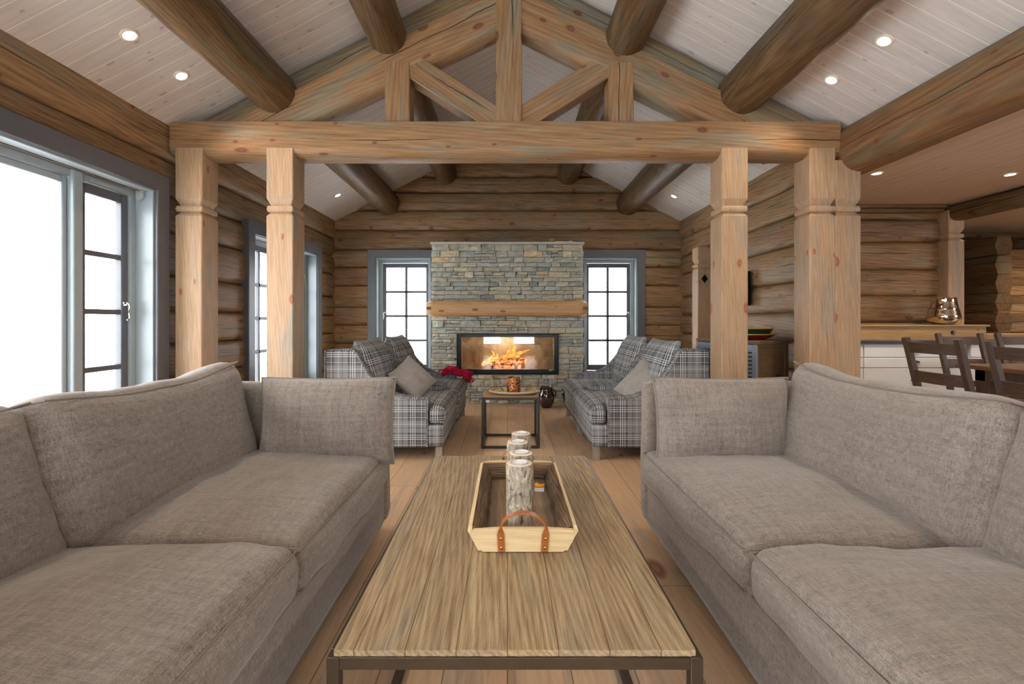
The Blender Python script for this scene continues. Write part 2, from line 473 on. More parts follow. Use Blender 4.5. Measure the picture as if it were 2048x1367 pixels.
# ------------------------------------------------------------------ room dimensions
XW = 2.5; YB = 6.72; YF = -2.4; EAVE = 2.53; SL = .515; YT = 3.42
def ridge(x): return EAVE + SL*(XW-abs(x))
SEAM_B = [0, .27, .52, .768, 1.028, 1.288, 1.598, 1.865, 2.118, 2.407, 2.688, 2.948, 3.172, 3.396, 3.62, 3.95]
SEAM_S = [0, .13, .40, .66, .915, 1.17, 1.435, 1.76, 2.025, 2.285, 2.62]
T_back = Matrix.Translation((0, YB, 0))
T_left = Matrix.Translation((-XW, 0, 0)) @ Matrix.Rotation(PI/2, 4, 'Z')
T_right = Matrix.Translation((XW, 0, 0)) @ Matrix.Rotation(-PI/2, 4, 'Z')
T_front = Matrix.Translation((0, YF, 0)) @ Matrix.Rotation(PI, 4, 'Z')

def logwall(name, T, seams, u0, u1, openings=(), top=None, depth=.06, mat=None, du=.12, sd=0):
    """local x along the wall, y outward (face at 0, seams at +depth), z up"""
    rs = random.Random(sd)
    us = set([u0, u1])
    for o in openings: us.update([max(u0, o[0]), min(u1, o[1])])
    k = int((u1-u0)/du)
    us.update(u0+(u1-u0)*i/k for i in range(k+1))
    us = sorted(us)
    mb = MB(T)
    for li in range(len(seams)-1):
        z0, z1 = seams[li], seams[li+1]; h = z1-z0; rnd = rs.random(); fb = rs.uniform(-.008, .012)
        ts = [0, .012, .035, .08, .15, .3, .5, .7, .85, .92, .965, .988, 1]
        zs = [z0+h*t for t in ts]
        for o in openings:
            for zz in (o[2], o[3]):
                if z0 < zz < z1: zs.append(zz)
        zs = sorted(set(zs)); zs = [z0-.0001]+zs+[z1+.0001]
        vs = []; gc = []; fs = []
        for zi, z in enumerate(zs):
            if zi == 0 or zi == len(zs)-1:
                for u in us: vs.append((u, depth+.002, (z0-.03 if zi == 0 else z1+.03))); gc.append((u, depth, z-(z0+z1)/2))
                continue
            for u in us:
                t = (z-z0)/h*2-1
                prof = max(0, 1-abs(t)**5)**.5
                wv = .010*noise.noise(Vector((u*.9, li*7.3+sd, 0)))
                y = depth*(1-prof) + fb*prof + .006*noise.noise(Vector((u*2.1, z*6, li+sd)))*prof
                edge = (abs(t) > .9)
                zz = z + (wv if li > 0 and t < 0 else 0)*(1 if edge else (1-abs(t))*0+abs(t))
                vs.append((u, y, zz)); gc.append((u, y*1.0, z-(z0+z1)/2))
        m = len(us)
        for i in range(len(zs)-1):
            for j in range(m-1):
                cu = (us[j]+us[j+1])/2; cz = (zs[i]+zs[i+1])/2
                if any(o[0] < cu < o[1] and o[2] < cz < o[3] for o in openings): continue
                if top and zs[i] > top(cu)+.06: continue
                a = i*m+j; fs.append((a, a+1, a+m+1, a+m))
        mb.add(vs, fs, gc, rnd)
    o = mb.build(name, mat or M['log'], None, smooth=True, recalc=False, merge=False, angle=60)
    return struct(o)

# ------------------------------------------------------------------ floor, ceilings, walls
mb = MB()
def gquad(mb, pts, gcs, rnd=.3): mb.add(pts, [tuple(range(len(pts)))], gcs, rnd)
gquad(mb, [(-2.9,-2.6,0),(8.2,-2.6,0),(8.2,7.2,0),(-2.9,7.2,0)], [(-2.6,-2.9,0),(-2.6,8.2,0),(7.2,8.2,0),(7.2,-2.9,0)])
mb.box(-2.9, 8.2, -2.6, 7.2, -.12, -.004)
struct(mb.build('floor', M['floor'], recalc=False, merge=False))

# sloped ceiling, two slopes, one mesh
mb = MB()
for sg in (-1, 1):
    L = math.hypot(2.9, 2.9*SL)
    x1 = 2.75; za = EAVE + SL*(XW-x1); zr = EAVE+SL*XW
    P = [(sg*x1, YF-.2, za), (0, YF-.2, zr), (0, YB+.4, zr), (sg*x1, YB+.4, za)]
    G = [(0, YF-.2, 0), (L, YF-.2, 0), (L, YB+.4, 0), (0, YB+.4, 0)]
    gquad(mb, P, G, .2 if sg < 0 else .7)
    Q = [(p[0], p[1], p[2]+.15) for p in P]
    mb.add(P+Q, [(4,5,6,7),(0,4,7,3),(0,1,5,4),(3,7,6,2)], G+G, .2)
struct(mb.build('ceiling', M['ceil'], recalc=False, merge=False))
# flat ceiling over the dining side: planks run along y
CZ = 2.30
mb = MB()
gquad(mb, [(2.6,-2.6,CZ),(8.2,-2.6,CZ),(8.2,7.2,CZ),(2.6,7.2,CZ)], [(-2.6,2.6,0),(-2.6,8.2,0),(7.2,8.2,0),(7.2,2.6,0)])
mb.box(2.6, 8.2, -2.6, 7.2, CZ+.01, CZ+.12)
struct(mb.build('ceiling_dining', M['ceil2'], recalc=False, merge=False))
# opening in window walls (local u ranges)
WB = [(-1.90, -1.10, .30, 2.00), (1.10, 1.87, .30, 2.00)]
logwall('wall_back', T_back, SEAM_B, -2.62, 2.62, WB, top=lambda u: ridge(min(abs(u), 2.5)), sd=11)
WL = [(.42, 3.27, .27, 2.02), (4.53, 6.05, .27, 1.95), (-2.0, -.3, .27, 2.02)]  # last opening is unseen, added to let in more daylight
logwall('wall_left', T_left, SEAM_S, YF, 6.9, WL, sd=23)
# right wall from the big post to the doorway, lintel over it, stub at the corner (local u = -y)
logwall('wall_right', T_right, SEAM_S, -6.9, -3.55, [(-5.86, -4.92, -.1, 2.00)], sd=37)
# wall behind the camera: inner pair mirrored in firebox glass, others added for daylight
WF = [(-.95, -.10, .22, 2.25), (.12, .95, .22, 2.25), (1.25, 2.25, .22, 2.25), (-2.25, -1.25, .22, 2.25), (-1.0, -.1, 2.5, 3.1), (.1, 1.0, 2.5, 3.1)]
logwall('wall_front', T_front, SEAM_B, -2.62, 2.62, WF, top=lambda u: ridge(min(abs(u), 2.5)), sd=5, du=.3)
# dining / kitchen side
T_din = Matrix.Translation((0, 4.92, 0))
logwall('wall_dining', T_din, [0, .26, .52, .79, 1.075, 1.36, 1.64, 1.93, 2.165, 2.32], 2.55, 4.58, sd=41)
T_hall = Matrix.Translation((0, 6.55, 0))
logwall('wall_hall', T_hall, [0, .27, .53, .83, 1.08, 1.37, 1.62, 1.84, 2.05, 2.32], 4.3, 8.2, mat=M['logdark'], sd=43)
T_room = Matrix.Translation((3.3, 0, 0)) @ Matrix.Rotation(-PI/2, 4, 'Z')
T_rb = Matrix.Translation((0, 7.05, 0))
logwall('wall_side_room', T_rb, SEAM_B[:11], 2.4, 4.7, sd=47)
T_east = Matrix.Translation((8.1, 0, 0)) @ Matrix.Rotation(-PI/2, 4, 'Z')
logwall('wall_east', T_east, SEAM_S, -7.1, 2.5, [(-1.6, .8, .9, 2.0)], sd=53, du=.4)
mb = MB(); mb.box(2.5, 8.2, -2.6, -2.4, 0, 2.4); struct(mb.build('wall_south', M['log']))
mb = MB(); mb.box(4.62, 4.74, 5.0, 7.1, 0, 2.32, 1); struct(mb.build('wall_partition', M['logdark']))
# end caps of the right wall: doorway jambs and thickness
mb = MB()
for y0, y1 in ((3.60, 4.92), (5.86, 6.9)): mb.box(2.57, 2.68, y0, y1, 0, 2.6, 1)
mb.box(2.57, 2.68, 4.92, 5.86, 2.0, 2.6, 1)
struct(mb.build('trim_1', M['log']))

# trims at dining ceiling
mb = MB()
mb.box(2.7, 4.56, 4.80, 4.92, CZ-.035, CZ, 0, bev=.008); mb.box(2.7, 4.56, 4.84, 4.92, CZ-.075, CZ-.035, 0, bev=.01)
struct(mb.build('trim_2', M['brownwood'], smooth=True))
mb = MB(); mb.box(4.75, 8.1, 6.30, 6.5, CZ-.09, CZ, 0, bev=.02); mb.box(4.75, 8.1, 6.36, 6.5, CZ-.24, CZ-.09, 0, bev=.02)
struct(mb.build('trim_3', M['logdark'], smooth=True))
# stacked log ends of the corner at far right of the hall
for k, z in enumerate([0.25, .485, .72, .955, 1.19, 1.425, 1.66, 1.895]):
    mb = MB()
    prof = [(-.11,0),(-.075,.114),(.075,.114),(.11,0),(.075,-.114),(-.075,-.114)]
    mb.sweep(prof, (6.14, 6.5, z+.13), (6.14, 5.75, z+.13), n=3, wob=.04)
    o = mb.build('corner_log', M['logdark'], smooth=True, angle=30)
    tag(o, 'projecting hewn log end in the dark corner stack beyond the dining chairs', 'log', 'projecting corner log ends')
for k, z in enumerate([0.37, .605, .84, 1.075, 1.31, 1.545, 1.78]):
    mb = MB(); mb.sweep([(-.12,0),(-.08,.114),(.08,.114),(.12,0),(.08,-.114),(-.08,-.114)], (6.26, 6.1, z+.12), (8.05, 6.1, z+.12), n=4, wob=.04)
    o = mb.build('corner_log', M['log'], smooth=True, angle=30)
    tag(o, 'orange lit log crossing behind the dark corner stack at the right edge', 'log', 'crossing corner logs')

# ------------------------------------------------------------------ windows
def window(name, T, o, sashes, cols=2, rows=4, handle_side=1, cas=.115, plain_first=False, valance=False):
    """o = opening (u0,u1,z0,z1); sashes = list of (u0,u1,cols,rows,handle) inside it"""
    u0, u1, z0, z1 = o
    c = MB(T)
    e = .03
    c.box(u0-cas, u0+.005, -.045, .03, z0-cas, z1+cas, 2, bev=.006)
    c.box(u1-.005, u1+cas, -.045, .03, z0-cas, z1+cas, 2, bev=.006)
    c.box(u0-.004, u1+.004, -.045, .03, z1-.005, z1+cas, 0, bev=.006)
    c.box(u0-.004, u1+.004, -.045, .03, z0-cas, z0+.005, 0, bev=.006)
    root = struct(c.build(name, M['frame'], smooth=True))
    r = MB(T); t = .018; D = .22
    r.box(u0, u0+t, -.02, D, z0, z1, 2); r.box(u1-t, u1, -.02, D, z0, z1, 2)
    r.box(u0+t, u1-t, -.02, D, z1-t, z1, 0); r.box(u0+t, u1-t, -.035, D, z0, z0+t, 0)
    # outer frame at depth .10-.19
    a, b = u0+t, u1-t; f = .045
    for (p, q, s_, v) in ((a, a+f, z0+t, z1-t), (b-f, b, z0+t, z1-t), (a+f, b-f, z1-t-f, z1-t), (a+f, b-f, z0+t, z0+t+f)):
        r.box(p, q, .10, .21, s_, v, 2, bev=.004)
    for i in range(len(sashes)-1):
        r.box(sashes[i][1], sashes[i+1][0], .08, .21, z0+t, z1-t, 2, bev=.006)
    r.build('reveal', M['sash'], root, smooth=True)
    zb, zt = z0+t+f, z1-t-f
    for (s0, s1, nc, nr, hs) in sashes:
        sm = MB(T); fw = .055 if nc > 0 else .035
        dy0, dy1 = .115, .165
        sm.box(s0+.004, s0+fw, dy0, dy1, zb+.004, zt-.004, 2, bev=.006); sm.box(s1-fw, s1-.004, dy0, dy1, zb+.004, zt-.004, 2, bev=.006)
        sm.box(s0+fw, s1-fw, dy0, dy1, zt-fw-.01, zt-.004, 0, bev=.006); sm.box(s0+fw, s1-fw, dy0, dy1, zb+.004, zb+fw+.03, 0, bev=.006)
        g0, g1, h0, h1 = s0+fw, s1-fw, zb+fw+.03, zt-fw-.01
        for k in range(1, max(nc, 1)):
            u = g0+(g1-g0)*k/nc; sm.box(u-.017, u+.017, dy0+.008, dy1-.008, h0, h1, 2, bev=.003)
        for k in range(1, max(nr, 1)):
            z = h0+(h1-h0)*k/nr; sm.box(g0, g1, dy0+.008, dy1-.008, z-.017, z+.017, 0, bev=.003)
        so = sm.build('sash', M['frame'] if nc > 0 else M['sash'], root, smooth=True)
        gl = MB(T); gl.box(g0-.004, g1+.004, .138, .144, h0-.004, h1+.004)
        gl.build('window_pane', M['glass'], so)
        if nc > 0:
            # vent strip
            vs = MB(T); uc = (s0+s1)/2; vw = (s1-s0)*.33
            vs.box(uc-vw, uc+vw, .088, .102, zt+.008, zt+.030, 0, bev=.004); vs.build('vent_strip', M['sash'], so, smooth=True)
        if hs:
            hm = MB(T); hu = (s1-.03) if hs > 0 else (s0+.03); hz = z0+.50*(z1-z0)+.06
            hm.lathe([(.0, -.006), (.013, -.006), (.013, .004), (.008, .008), (0, .008)], (hu, dy0-.004, hz), 12)
            pts = [(hu-hs*.03, dy0-.016, hz+.012), (hu-hs*.012, dy0-.022, hz+.018), (hu+hs*.004, dy0-.026, hz+.01), (hu+hs*.008, dy0-.028, hz-.02), (hu, dy0-.028, hz-.05), (hu+hs*.012, dy0-.026, hz-.08), (hu+hs*.006, dy0-.024, hz-.10), (hu-hs*.008, dy0-.022, hz-.103)]
            hm.tube(pts, lambda q: .006-.002*abs(q-.5), 8)
            hm.tube([(hu, dy0-.026, hz+.006), (hu, dy0+.002, hz+.006)], .005, 8)
            hm.build('window_catch', M['chrome'], so, smooth=True)
            for zz in (zb+.18*(zt-zb), zb+.86*(zt-zb)):
                hg = MB(T); ug = (s0+.004) if hs > 0 else (s1-.004)
                hg.tube([(ug, dy0-.006, zz-.03), (ug, dy0-.006, zz+.03)], .006, 8); hg.box(ug-.014, ug+.014, dy0-.006, dy0+.001, zz-.022, zz+.022, 2)
                hg.build('hinge', M['chrome'], so, smooth=True)
    pl = bpy.data.lights.new('daylight_portal', 'AREA'); pl.shape = 'RECTANGLE'; pl.size = u1-u0; pl.size_y = z1-z0
    pl.cycles.is_portal = True
    po = bpy.data.objects.new('daylight_portal', pl); COL.objects.link(po)
    po.matrix_world = T @ Matrix.Translation(((u0+u1)/2, .25, (z0+z1)/2)) @ Matrix.Rotation(-PI/2, 4, 'X')
    po.parent = root
    return root
t_ = .018+.045
window('window_1', T_back, WB[0], [(WB[0][0]+t_, WB[0][1]-t_+.02, 2, 4, -1)])
window('window_2', T_back, WB[1], [(WB[1][0]+t_-.02, WB[1][1]-t_, 2, 4, 1)])
w3 = window('window_3', T_left, WL[0], [(WL[0][0]+t_, 2.765, 0, 0, 0), (2.83, WL[0][1]-t_, 1, 4, 1)])
mb = MB(T_left)   # white round blind bracket in the top corner of the big window
mb.box(3.235, 3.25, .03, .085, 1.955, 2.0, 2)
mb.lathe([(0, 0), (.026, 0), (.026, .012), (.01, .014), (0, .014)], (0, 0, 0), 20)
br = mb.v[-100:]
o = MB(T_left)
o.tube([(3.228, .057, 1.965), (3.243, .057, 1.965)], .028, 20); o.box(3.232, 3.252, .03, .085, 1.965, 2.0, 2)
o.build('blind_bracket', plain('blind_bracket_plastic', '9aa0a0', .4), w3, smooth=True)
window('window_4', T_left, WL[1], [(WL[1][0]+t_, 5.24, 2, 4, 1), (5.34, WL[1][1]-t_, 2, 4, -1)])
window('window_11', T_left, WL[2], [(WL[2][0]+t_, WL[2][1]-t_, 0, 0, 0)])  # unseen window, added for more daylight
for i, q in enumerate(WF):
    window('window_%d' % (5+i), T_front, q, [(q[0]+t_, q[1]-t_, 0, 0, 0)])  # outer and gable windows are unseen, added for more daylight

# ------------------------------------------------------------------ posts
def sqprof(h, hy=None, ch=.006):
    hy = hy or h
    return [(-h+ch,-hy),(h-ch,-hy),(h,-hy+ch),(h,hy-ch),(h-ch,hy),(-h+ch,hy),(-h,hy-ch),(-h,-hy+ch)]
def post_mesh(mb, cx, cy, hx, hy, ztop, zr, ins=.020, zb=0.0):
    # carved neck: list of (z, inset)
    st = [(zb, 0), (zr-.066, 0), (zr-.062, 0), (zr-.035, ins), (zr-.031, ins), (zr-.029, .006), (zr-.022, .002), (zr-.010, 0), (zr+.004, .002), (zr+.012, .006), (zr+.016, ins+.002), (zr+.020, ins+.002),
          (zr+.064, .001), (zr+.068, 0), (ztop, 0)]
    vs = []; gc = []; fs = []; rnd = random.random()
    for (z, i) in st:
        for (u, v) in sqprof(hx-i, hy-i):
            vs.append((cx+u, cy+v, z)); gc.append((z, u, v))
    m = 8
    for i in range(len(st)-1):
        for j in range(m):
            a = i*m+j; b = i*m+(j+1) % m; fs.append((a, b, b+m, a+m))
    fs.append(tuple(range(m))[::-1]); fs.append(tuple((len(st)-1)*m+j for j in range(m)))
    mb.add(vs, fs, gc, rnd)
ZR = 1.925
def post(x0, x1, y0, y1, ztop, zr, label, name='timber_post', mat='post'):
    mb = MB(); post_mesh(mb, (x0+x1)/2, (y0+y1)/2, (x1-x0)/2, (y1-y0)/2, ztop, zr)
    o = mb.build(name, M[mat], smooth=True, angle=25); tag(o, label, 'post'); return o
PY = 3.40; PD = .195
post(-2.432, -2.235, PY, PY+PD, 2.36, ZR, 'carved square timber post next to the large window on the left wall')
post(-1.765, -1.568, PY, PY+PD, 2.36, ZR, 'carved square timber post standing behind the left sofa, inner one of the left pair')
post(1.566, 1.760, PY, PY+PD, 2.36, ZR, 'slim carved timber post behind the right sofa, beside the plaid armchair')
big = thing('double_timber_post', 'wide double timber post with carved neck carrying the big log beam on the right', 'post', (2.4, PY+PD/2, 0))
mb = MB(); post_mesh(mb, 2.306-2.4, 0, .094, PD/2, 2.36, ZR); a = mb.build('post_section', M['post'], big, smooth=True, angle=25)
mb = MB(); post_mesh(mb, 2.493-2.4, 0, .0935, PD/2, 2.27, ZR); mb.build('post_section', M['post'], big, smooth=True, angle=25)
# doorway post with diamond
dp = post(2.39, 2.57, 5.84, 6.02, 2.02, 1.80, 'short carved timber post with black diamond cutout beside the doorway', mat='post')
mb = MB(); mb.sweep([(-.04, 0), (0, .055), (.04, 0), (0, -.055)], (2.475, 5.845, 1.62), (2.475, 5.837, 1.62)); mb.build('diamond_inlay', M['blackm'], dp)
post(4.57, 4.74, 4.82, 4.99, 2.24, 1.985, 'narrow carved timber post at the end of the wooden ledge in the dining area')

# ------------------------------------------------------------------ roof truss
tr = thing('roof_truss', 'king post roof truss of flattened tan logs spanning the room', 'roof truss', (0, YT, 0))
def rnd_prof(hu, hv, r, n=4, bot=None):
    """rounded rect, u half width, v half height"""
    p = []
    for (cx, cy, a0) in ((hu-r, hv-r, 0), (-(hu-r), hv-r, 90), (-(hu-r), -(hv-r), 180), (hu-r, -(hv-r), 270)):
        for k in range(n+1):
            a = math.radians(a0+90*k/n); p.append((cx+r*math.cos(a), cy+r*math.sin(a)))
    return p
def beamprof(hu, vt, vb, flat_t, flat_b, n=5):
    """log with flat sides: flat between flat_b and flat_t, rounded above/below"""
    p = []
    for k in range(n+1):
        a = PI/2*k/n; p.append((hu*math.cos(a)**.8 if k < n else 0, flat_t+(vt-flat_t)*math.sin(a)))
    p2 = [(-u, v) for (u, v) in p[::-1]]
    b = []
    for k in range(n+1):
        a = PI/2*k/n; b.append((-hu*math.cos(a)**.8 if k < n else 0, flat_b-(flat_b-vb)*math.sin(a)))
    b2 = [(-u, v) for (u, v) in b[::-1]]
    out = p + p2[1:] + b + b2[1:]
    res = []
    for q in out:
        if not res or (abs(q[0]-res[-1][0])+abs(q[1]-res[-1][1])) > 1e-5: res.append(q)
    if abs(res[0][0]-res[-1][0])+abs(res[0][1]-res[-1][1]) < 1e-5: res.pop()
    return res
def part(mb, name, mat): return mb.build(name, M[mat], tr, smooth=True, angle=35)
# local frame: y=0 front face plane at world YT
mb = MB(); mb.sweep(beamprof(.115, .13, -.135, .12, -.075), (-2.475, .10, 2.435), (2.44, .10, 2.435), n=26, wob=.012, rnd=.31)
part(mb, 'tie_beam', 'beam')
def bar(p0, p1, hw, depth=.17, y=.09, ch=.006, mat='beam', name='strut', rnd=None):
    mb = MB(); mb.sweep(sqprof(depth/2, hw, ch), (p0[0], y, p0[1]), (p1[0], y, p1[1]), up=(-(p1[1]-p0[1]), 0, p1[0]-p0[0]), n=8, rnd=rnd)
    return part(mb, name, mat)
bar((.010, 2.52), (.010, 3.72), .096, .17, .09, name='king_post')
bar((-.815, 2.52), (-.815, 3.0), .092, .17, .095, name='queen_post')
bar((.840, 2.52), (.840, 3.0), .092, .17, .095, name='queen_post')
bar((-.76, 3.02), (.02, 2.52), .088, .16, .10, name='diagonal_brace')
bar((.78, 3.02), (-.0, 2.52), .088, .16, .10, name='diagonal_brace')
for sg in (-1, 1):
    # lower chord
    mb = MB()
    x0, x1 = sg*2.05, sg*.02
    zc = lambda x: 2.735+ .495*(1.526-abs(x))-.03
    mb.sweep(beamprof(.105, .12, -.165, .105, -.085), (x0, .12, zc(x0)), (x1, .12, zc(x1)), up=(0, 0, 1), n=16, wob=.03)
    part(mb, 'rafter', 'beam')
    mb = MB()
    zu = lambda x: ridge(x)-.145
    mb.sweep(rnd_prof(.10, .135, .09), (sg*2.45, .17, zu(2.45)), (0, .17, zu(0)), up=(0, 0, 1), n=16, wob=.03)
    part(mb, 'upper_rafter', 'chord')

# ------------------------------------------------------------------ purlins
def purlin(x, z, r0, r1, label, y1=YB+.05):
    mb = MB(); n = 40
    ns = 28
    prof = [(math.cos(2*PI*k/ns), math.sin(2*PI*k/ns)) for k in range(ns)]
    mb.sweep(prof, (x, -2.35, z), (x, y1, z), n=n, wob=.045,
             scale=lambda t: (r0+(r1-r0)*t,)*2)
    o = mb.build('roof_purlin', M['logdark'], smooth=True, angle=60)
    return tag(o, label, 'ceiling beam')
purlin(-1.73, 2.79, .135, .172, 'thick round log purlin under the left ceiling slope, nearer the left wall')
purlin(1.74, 2.79, .165, .172, 'thick round log purlin under the right ceiling slope, nearer the dining side')
purlin(-.89, 3.205, .12, .155, 'round log purlin high on the left ceiling slope near the king post')
purlin(.88, 3.205, .15, .155, 'round log purlin high on the right ceiling slope near the king post')
# big side beam on the right
mb = MB(); mb.sweep(beamprof(.165, .19, -.165, .08, -.03, 7), (2.60, -2.35, 2.352), (2.60, 3.56, 2.352), n=30, wob=.012, rnd=.62)
tag(mb.build('side_beam', M['beamd'], smooth=True), 'massive flattened log beam running from the double post towards the camera on the right', 'ceiling beam')
mb = MB(); mb.sweep(rnd_prof(.10, .085, .07), (4.68, -2.35, CZ-.085), (4.68, 4.9, CZ-.085), n=20, wob=.02)
tag(mb.build('side_beam', M['logdark'], smooth=True), 'dark log beam under the flat dining ceiling meeting the narrow post', 'ceiling beam')

# ------------------------------------------------------------------ downlights
def downlight(loc, nrm, label, group, power=20, r=.042, vis=True):
    t = thing('downlight', label, 'downlight', loc, 0, group)
    nrm = Vector(nrm).normalized()
    t.rotation_euler = nrm.to_track_quat('Z', 'Y').to_euler()
    a = MB(); a.lathe([(r*.78, .003), (r*.80, .006), (r, .007), (r*1.12, .003), (r*1.12, -.002), (r*.78, -.002)], seg=32); a.build('trim_ring', M['ring'], t, smooth=True)
    b = MB(); b.lathe([(0, .002), (r*.78, .002), (r*.78, -.001), (0, -.001)], seg=32); b.build('lamp_lens', M['lens'], t)
    ld = bpy.data.lights.new('downlight_beam', 'SPOT'); ld.energy = power; ld.color = WARM
    ld.spot_size = math.radians(125); ld.spot_blend = .8; ld.shadow_soft_size = .035
    lo = bpy.data.objects.new('downlight_beam', ld); COL.objects.link(lo); lo.parent = t
    lo.location = (0, 0, .012); lo.rotation_euler = (PI, 0, 0)      # spot shines along local -Z, flipped to the room
    return t
nl = Vector((SL, 0, -1)); nr_ = Vector((-SL, 0, -1))
def cl(x, y, lab, grp, **k):
    z = ridge(x)-.003
    return downlight((x, y, z), nl if x < 0 else nr_, lab, grp, **k)
GL = 'downlights in the sloped ceiling'
cl(-2.14, 2.63, 'lit round downlight in the left ceiling slope, upper left of the near pair', GL)
cl(-2.147, 3.06, 'lit downlight in the left ceiling slope, lower of the near pair by the truss', GL)
cl(-2.17, 5.94, 'lit round downlight in the far left ceiling slope above the left armchairs', GL)
cl(2.16, 2.666, 'lit round downlight in the right ceiling slope, upper right of the near pair', GL)
cl(2.16, 3.10, 'lit downlight in the right ceiling slope, lower of the near pair by the truss', GL)
cl(2.156, 6.02, 'lit round downlight in the far right ceiling slope above the right armchairs', GL)
for x in (-2.15, 2.15):
    for y in (-1.2, .2, 1.5): cl(x, y, 'added unseen downlight in the near ceiling slope behind the camera side', GL)  # unseen lamps, added for more warm light
GD = 'downlights in the flat dining ceiling'
for (x, y, l) in ((3.01, 3.79, 'oval looking downlight in the flat dining ceiling beside the double post'), (4.13, 3.82, 'downlight in the flat dining ceiling at the right picture edge'), (5.2, 4.95+.0, 'downlight in the flat ceiling beyond the dark dining beam'), (3.4, 1.6, 'added unseen downlight over the near dining table'), (4.3, 1.6, 'added unseen downlight over the far side of the dining table'), (6.3, 3.2, 'added unseen downlight in the kitchen ceiling'), (6.6, 5.3, 'added unseen downlight warming the dark corner beyond the kitchen'), (3.0, 6.0, 'downlight in the small side room')):  # table, kitchen and corner lamps are unseen, added to light the dining side
    downlight((x, y, CZ-.002), (0, 0, -1), l, GD, power=58)

# ------------------------------------------------------------------ fireplace
FY = 6.16
fp = thing('fireplace', 'tall grey green ledgestone fireplace with log mantel and wide glass firebox', 'fireplace', (0, FY, 0))
FX0, FX1, FZ = -1.005, 1.0, 2.10
BX0, BX1, BZ0, BZ1 = -.665, .67, .385, .925       # firebox hole
rs = random.Random(3)
mb = MB()
def stone(x0, x1, z0, z1, deep=.12):
    g = .0035
    x0 += g; x1 -= g; z0 += g*.8; z1 -= g*.8
    if x1-x0 < .012 or z1-z0 < .008: return
    fy = rs.uniform(-.042, 0); tilt = rs.uniform(-.012, .012); b = min(.007, (z1-z0)*.2)
    sl0 = rs.uniform(-.010, .010); sl1 = rs.uniform(-.010, .010)
    nx = max(2, int((x1-x0)/.035)); nz = 3
    vs = []; fs = []; rnd = rs.random()
    off = rs.uniform(0, 50)
    for i in range(nz+1):
        t = i/nz; z = z0+(z1-z0)*t
        for j in range(nx+1):
            s_ = j/nx; x = x0+(x1-x0)*s_
            edge = (i in (0, nz)) or (j in (0, nx))
            y = fy+tilt*(s_-.5)*2+.018*noise.noise(Vector((x*14+off, z*30, off)))+(b if edge else 0)
            xx = x+(sl0*(t-.5) if j == 0 else 0)+(sl1*(t-.5) if j == nx else 0)
            zz = z+(.003*noise.noise(Vector((x*20+off, 3, i))) if i in (0, nz) else 0)
            vs.append((xx, y, zz))
    m = nx+1
    for i in range(nz):
        for j in range(nx): a = i*m+j; fs.append((a, a+1, a+m+1, a+m))
    # rim going back
    rim = [j for j in range(m)]+[i*m+nx for i in range(1, nz+1)]+[nz*m+j for j in range(nx-1, -1, -1)]+[i*m for i in range(nz-1, 0, -1)]
    base = len(vs)
    for r_ in rim: p = vs[r_]; vs.append((p[0], deep, p[2]))
    k = len(rim)
    for q in range(k): fs.append((rim[q], base+q, base+(q+1) % k, rim[(q+1) % k]))
    mb.add(vs, fs, None, rnd)
def row_spans(z0, z1):
    if z1 > BZ0+.004 and z0 < BZ1-.004: return [(FX0, BX0), (BX1, FX1)]
    return [(FX0, FX1)]
z = 0.0; marks = [BZ0, BZ1, FZ]
while z < FZ-.001:
    h = rs.choice([.06, .072, .08, .09, .10, .055])
    nxt = [q for q in marks if q > z+.001][0]
    if z+h > nxt-.025: h = nxt-z
    for (a, b) in row_spans(z, z+h):
        x = a
        while x < b-.001:
            wd = rs.uniform(.11, .29)
            if x+wd > b-.06: wd = b-x
            e0 = rs.uniform(-.012, .006) if x == a == FX0 else 0; e1 = rs.uniform(-.006, .012) if x+wd >= b-.001 and b == FX1 else 0
            deep = .54 if (x <= FX0+.001 or x+wd >= FX1-.001) else .12
            if h > .07 and rs.random() < .5:
                c = z+h*rs.uniform(.35, .65); stone(x+e0, x+wd+e1, z, c, deep)
                if rs.random() < .5:
                    mdl = x+wd*rs.uniform(.35, .65); stone(x+e0, mdl, c, z+h, deep); stone(mdl, x+wd+e1, c, z+h, deep)
                else: stone(x+e0, x+wd+e1, c, z+h, deep)
            else: stone(x+e0, x+wd+e1, z, z+h, deep)
            x += wd
    z += h
mb.build('stone_cladding', M['stone'], fp, smooth=False, merge=False)
# core behind the stones, with the firebox cavity
mb = MB()
mb.box(FX0+.02, BX0, .015, .54, .002, FZ); mb.box(BX1, FX1-.02, .015, .54, .002, FZ)
mb.box(BX0, BX1, .015, .54, .002, BZ0); mb.box(BX0, BX1, .015, .54, BZ1, FZ)
mb.build('masonry_core', M['mortar'], fp)
mb = MB(); mb.box(FX0-.012, FX1+.015, -.045, .54, FZ, FZ+.032, 0, bev=.006); mb.build('cap_slab', M['stonecap'], fp, smooth=True)
mb = MB()
pr = [(-.115,.0),(-.115,.05),(-.085,.088),(-.04,.1),(.06,.1),(.06,-.1),(-.03,-.1),(-.075,-.092),(-.105,-.06)]
pr = [(-u, v) for u, v in pr]
def msc(t):
    e = min(t, 1-t)*2.06
    k = min(1, .72+e/.05*.28) if e < .05 else 1
    return (k, k)
mb.sweep(pr, (-1.05, -.09, 1.253), (1.035, -.09, 1.253), n=60, scale=msc, wob=.01, rnd=.4)
mt = mb.build('mantel_beam', M['mantel'], fp, smooth=True, angle=30)
mb = MB()
for sx in (-1.012, 1.0):
    mb = MB(); mb.box(sx-.032, sx+.032, -.208, -.06, 1.235, 1.272, 0); mb.build('mantel_notch', M['brownwood'], mt)
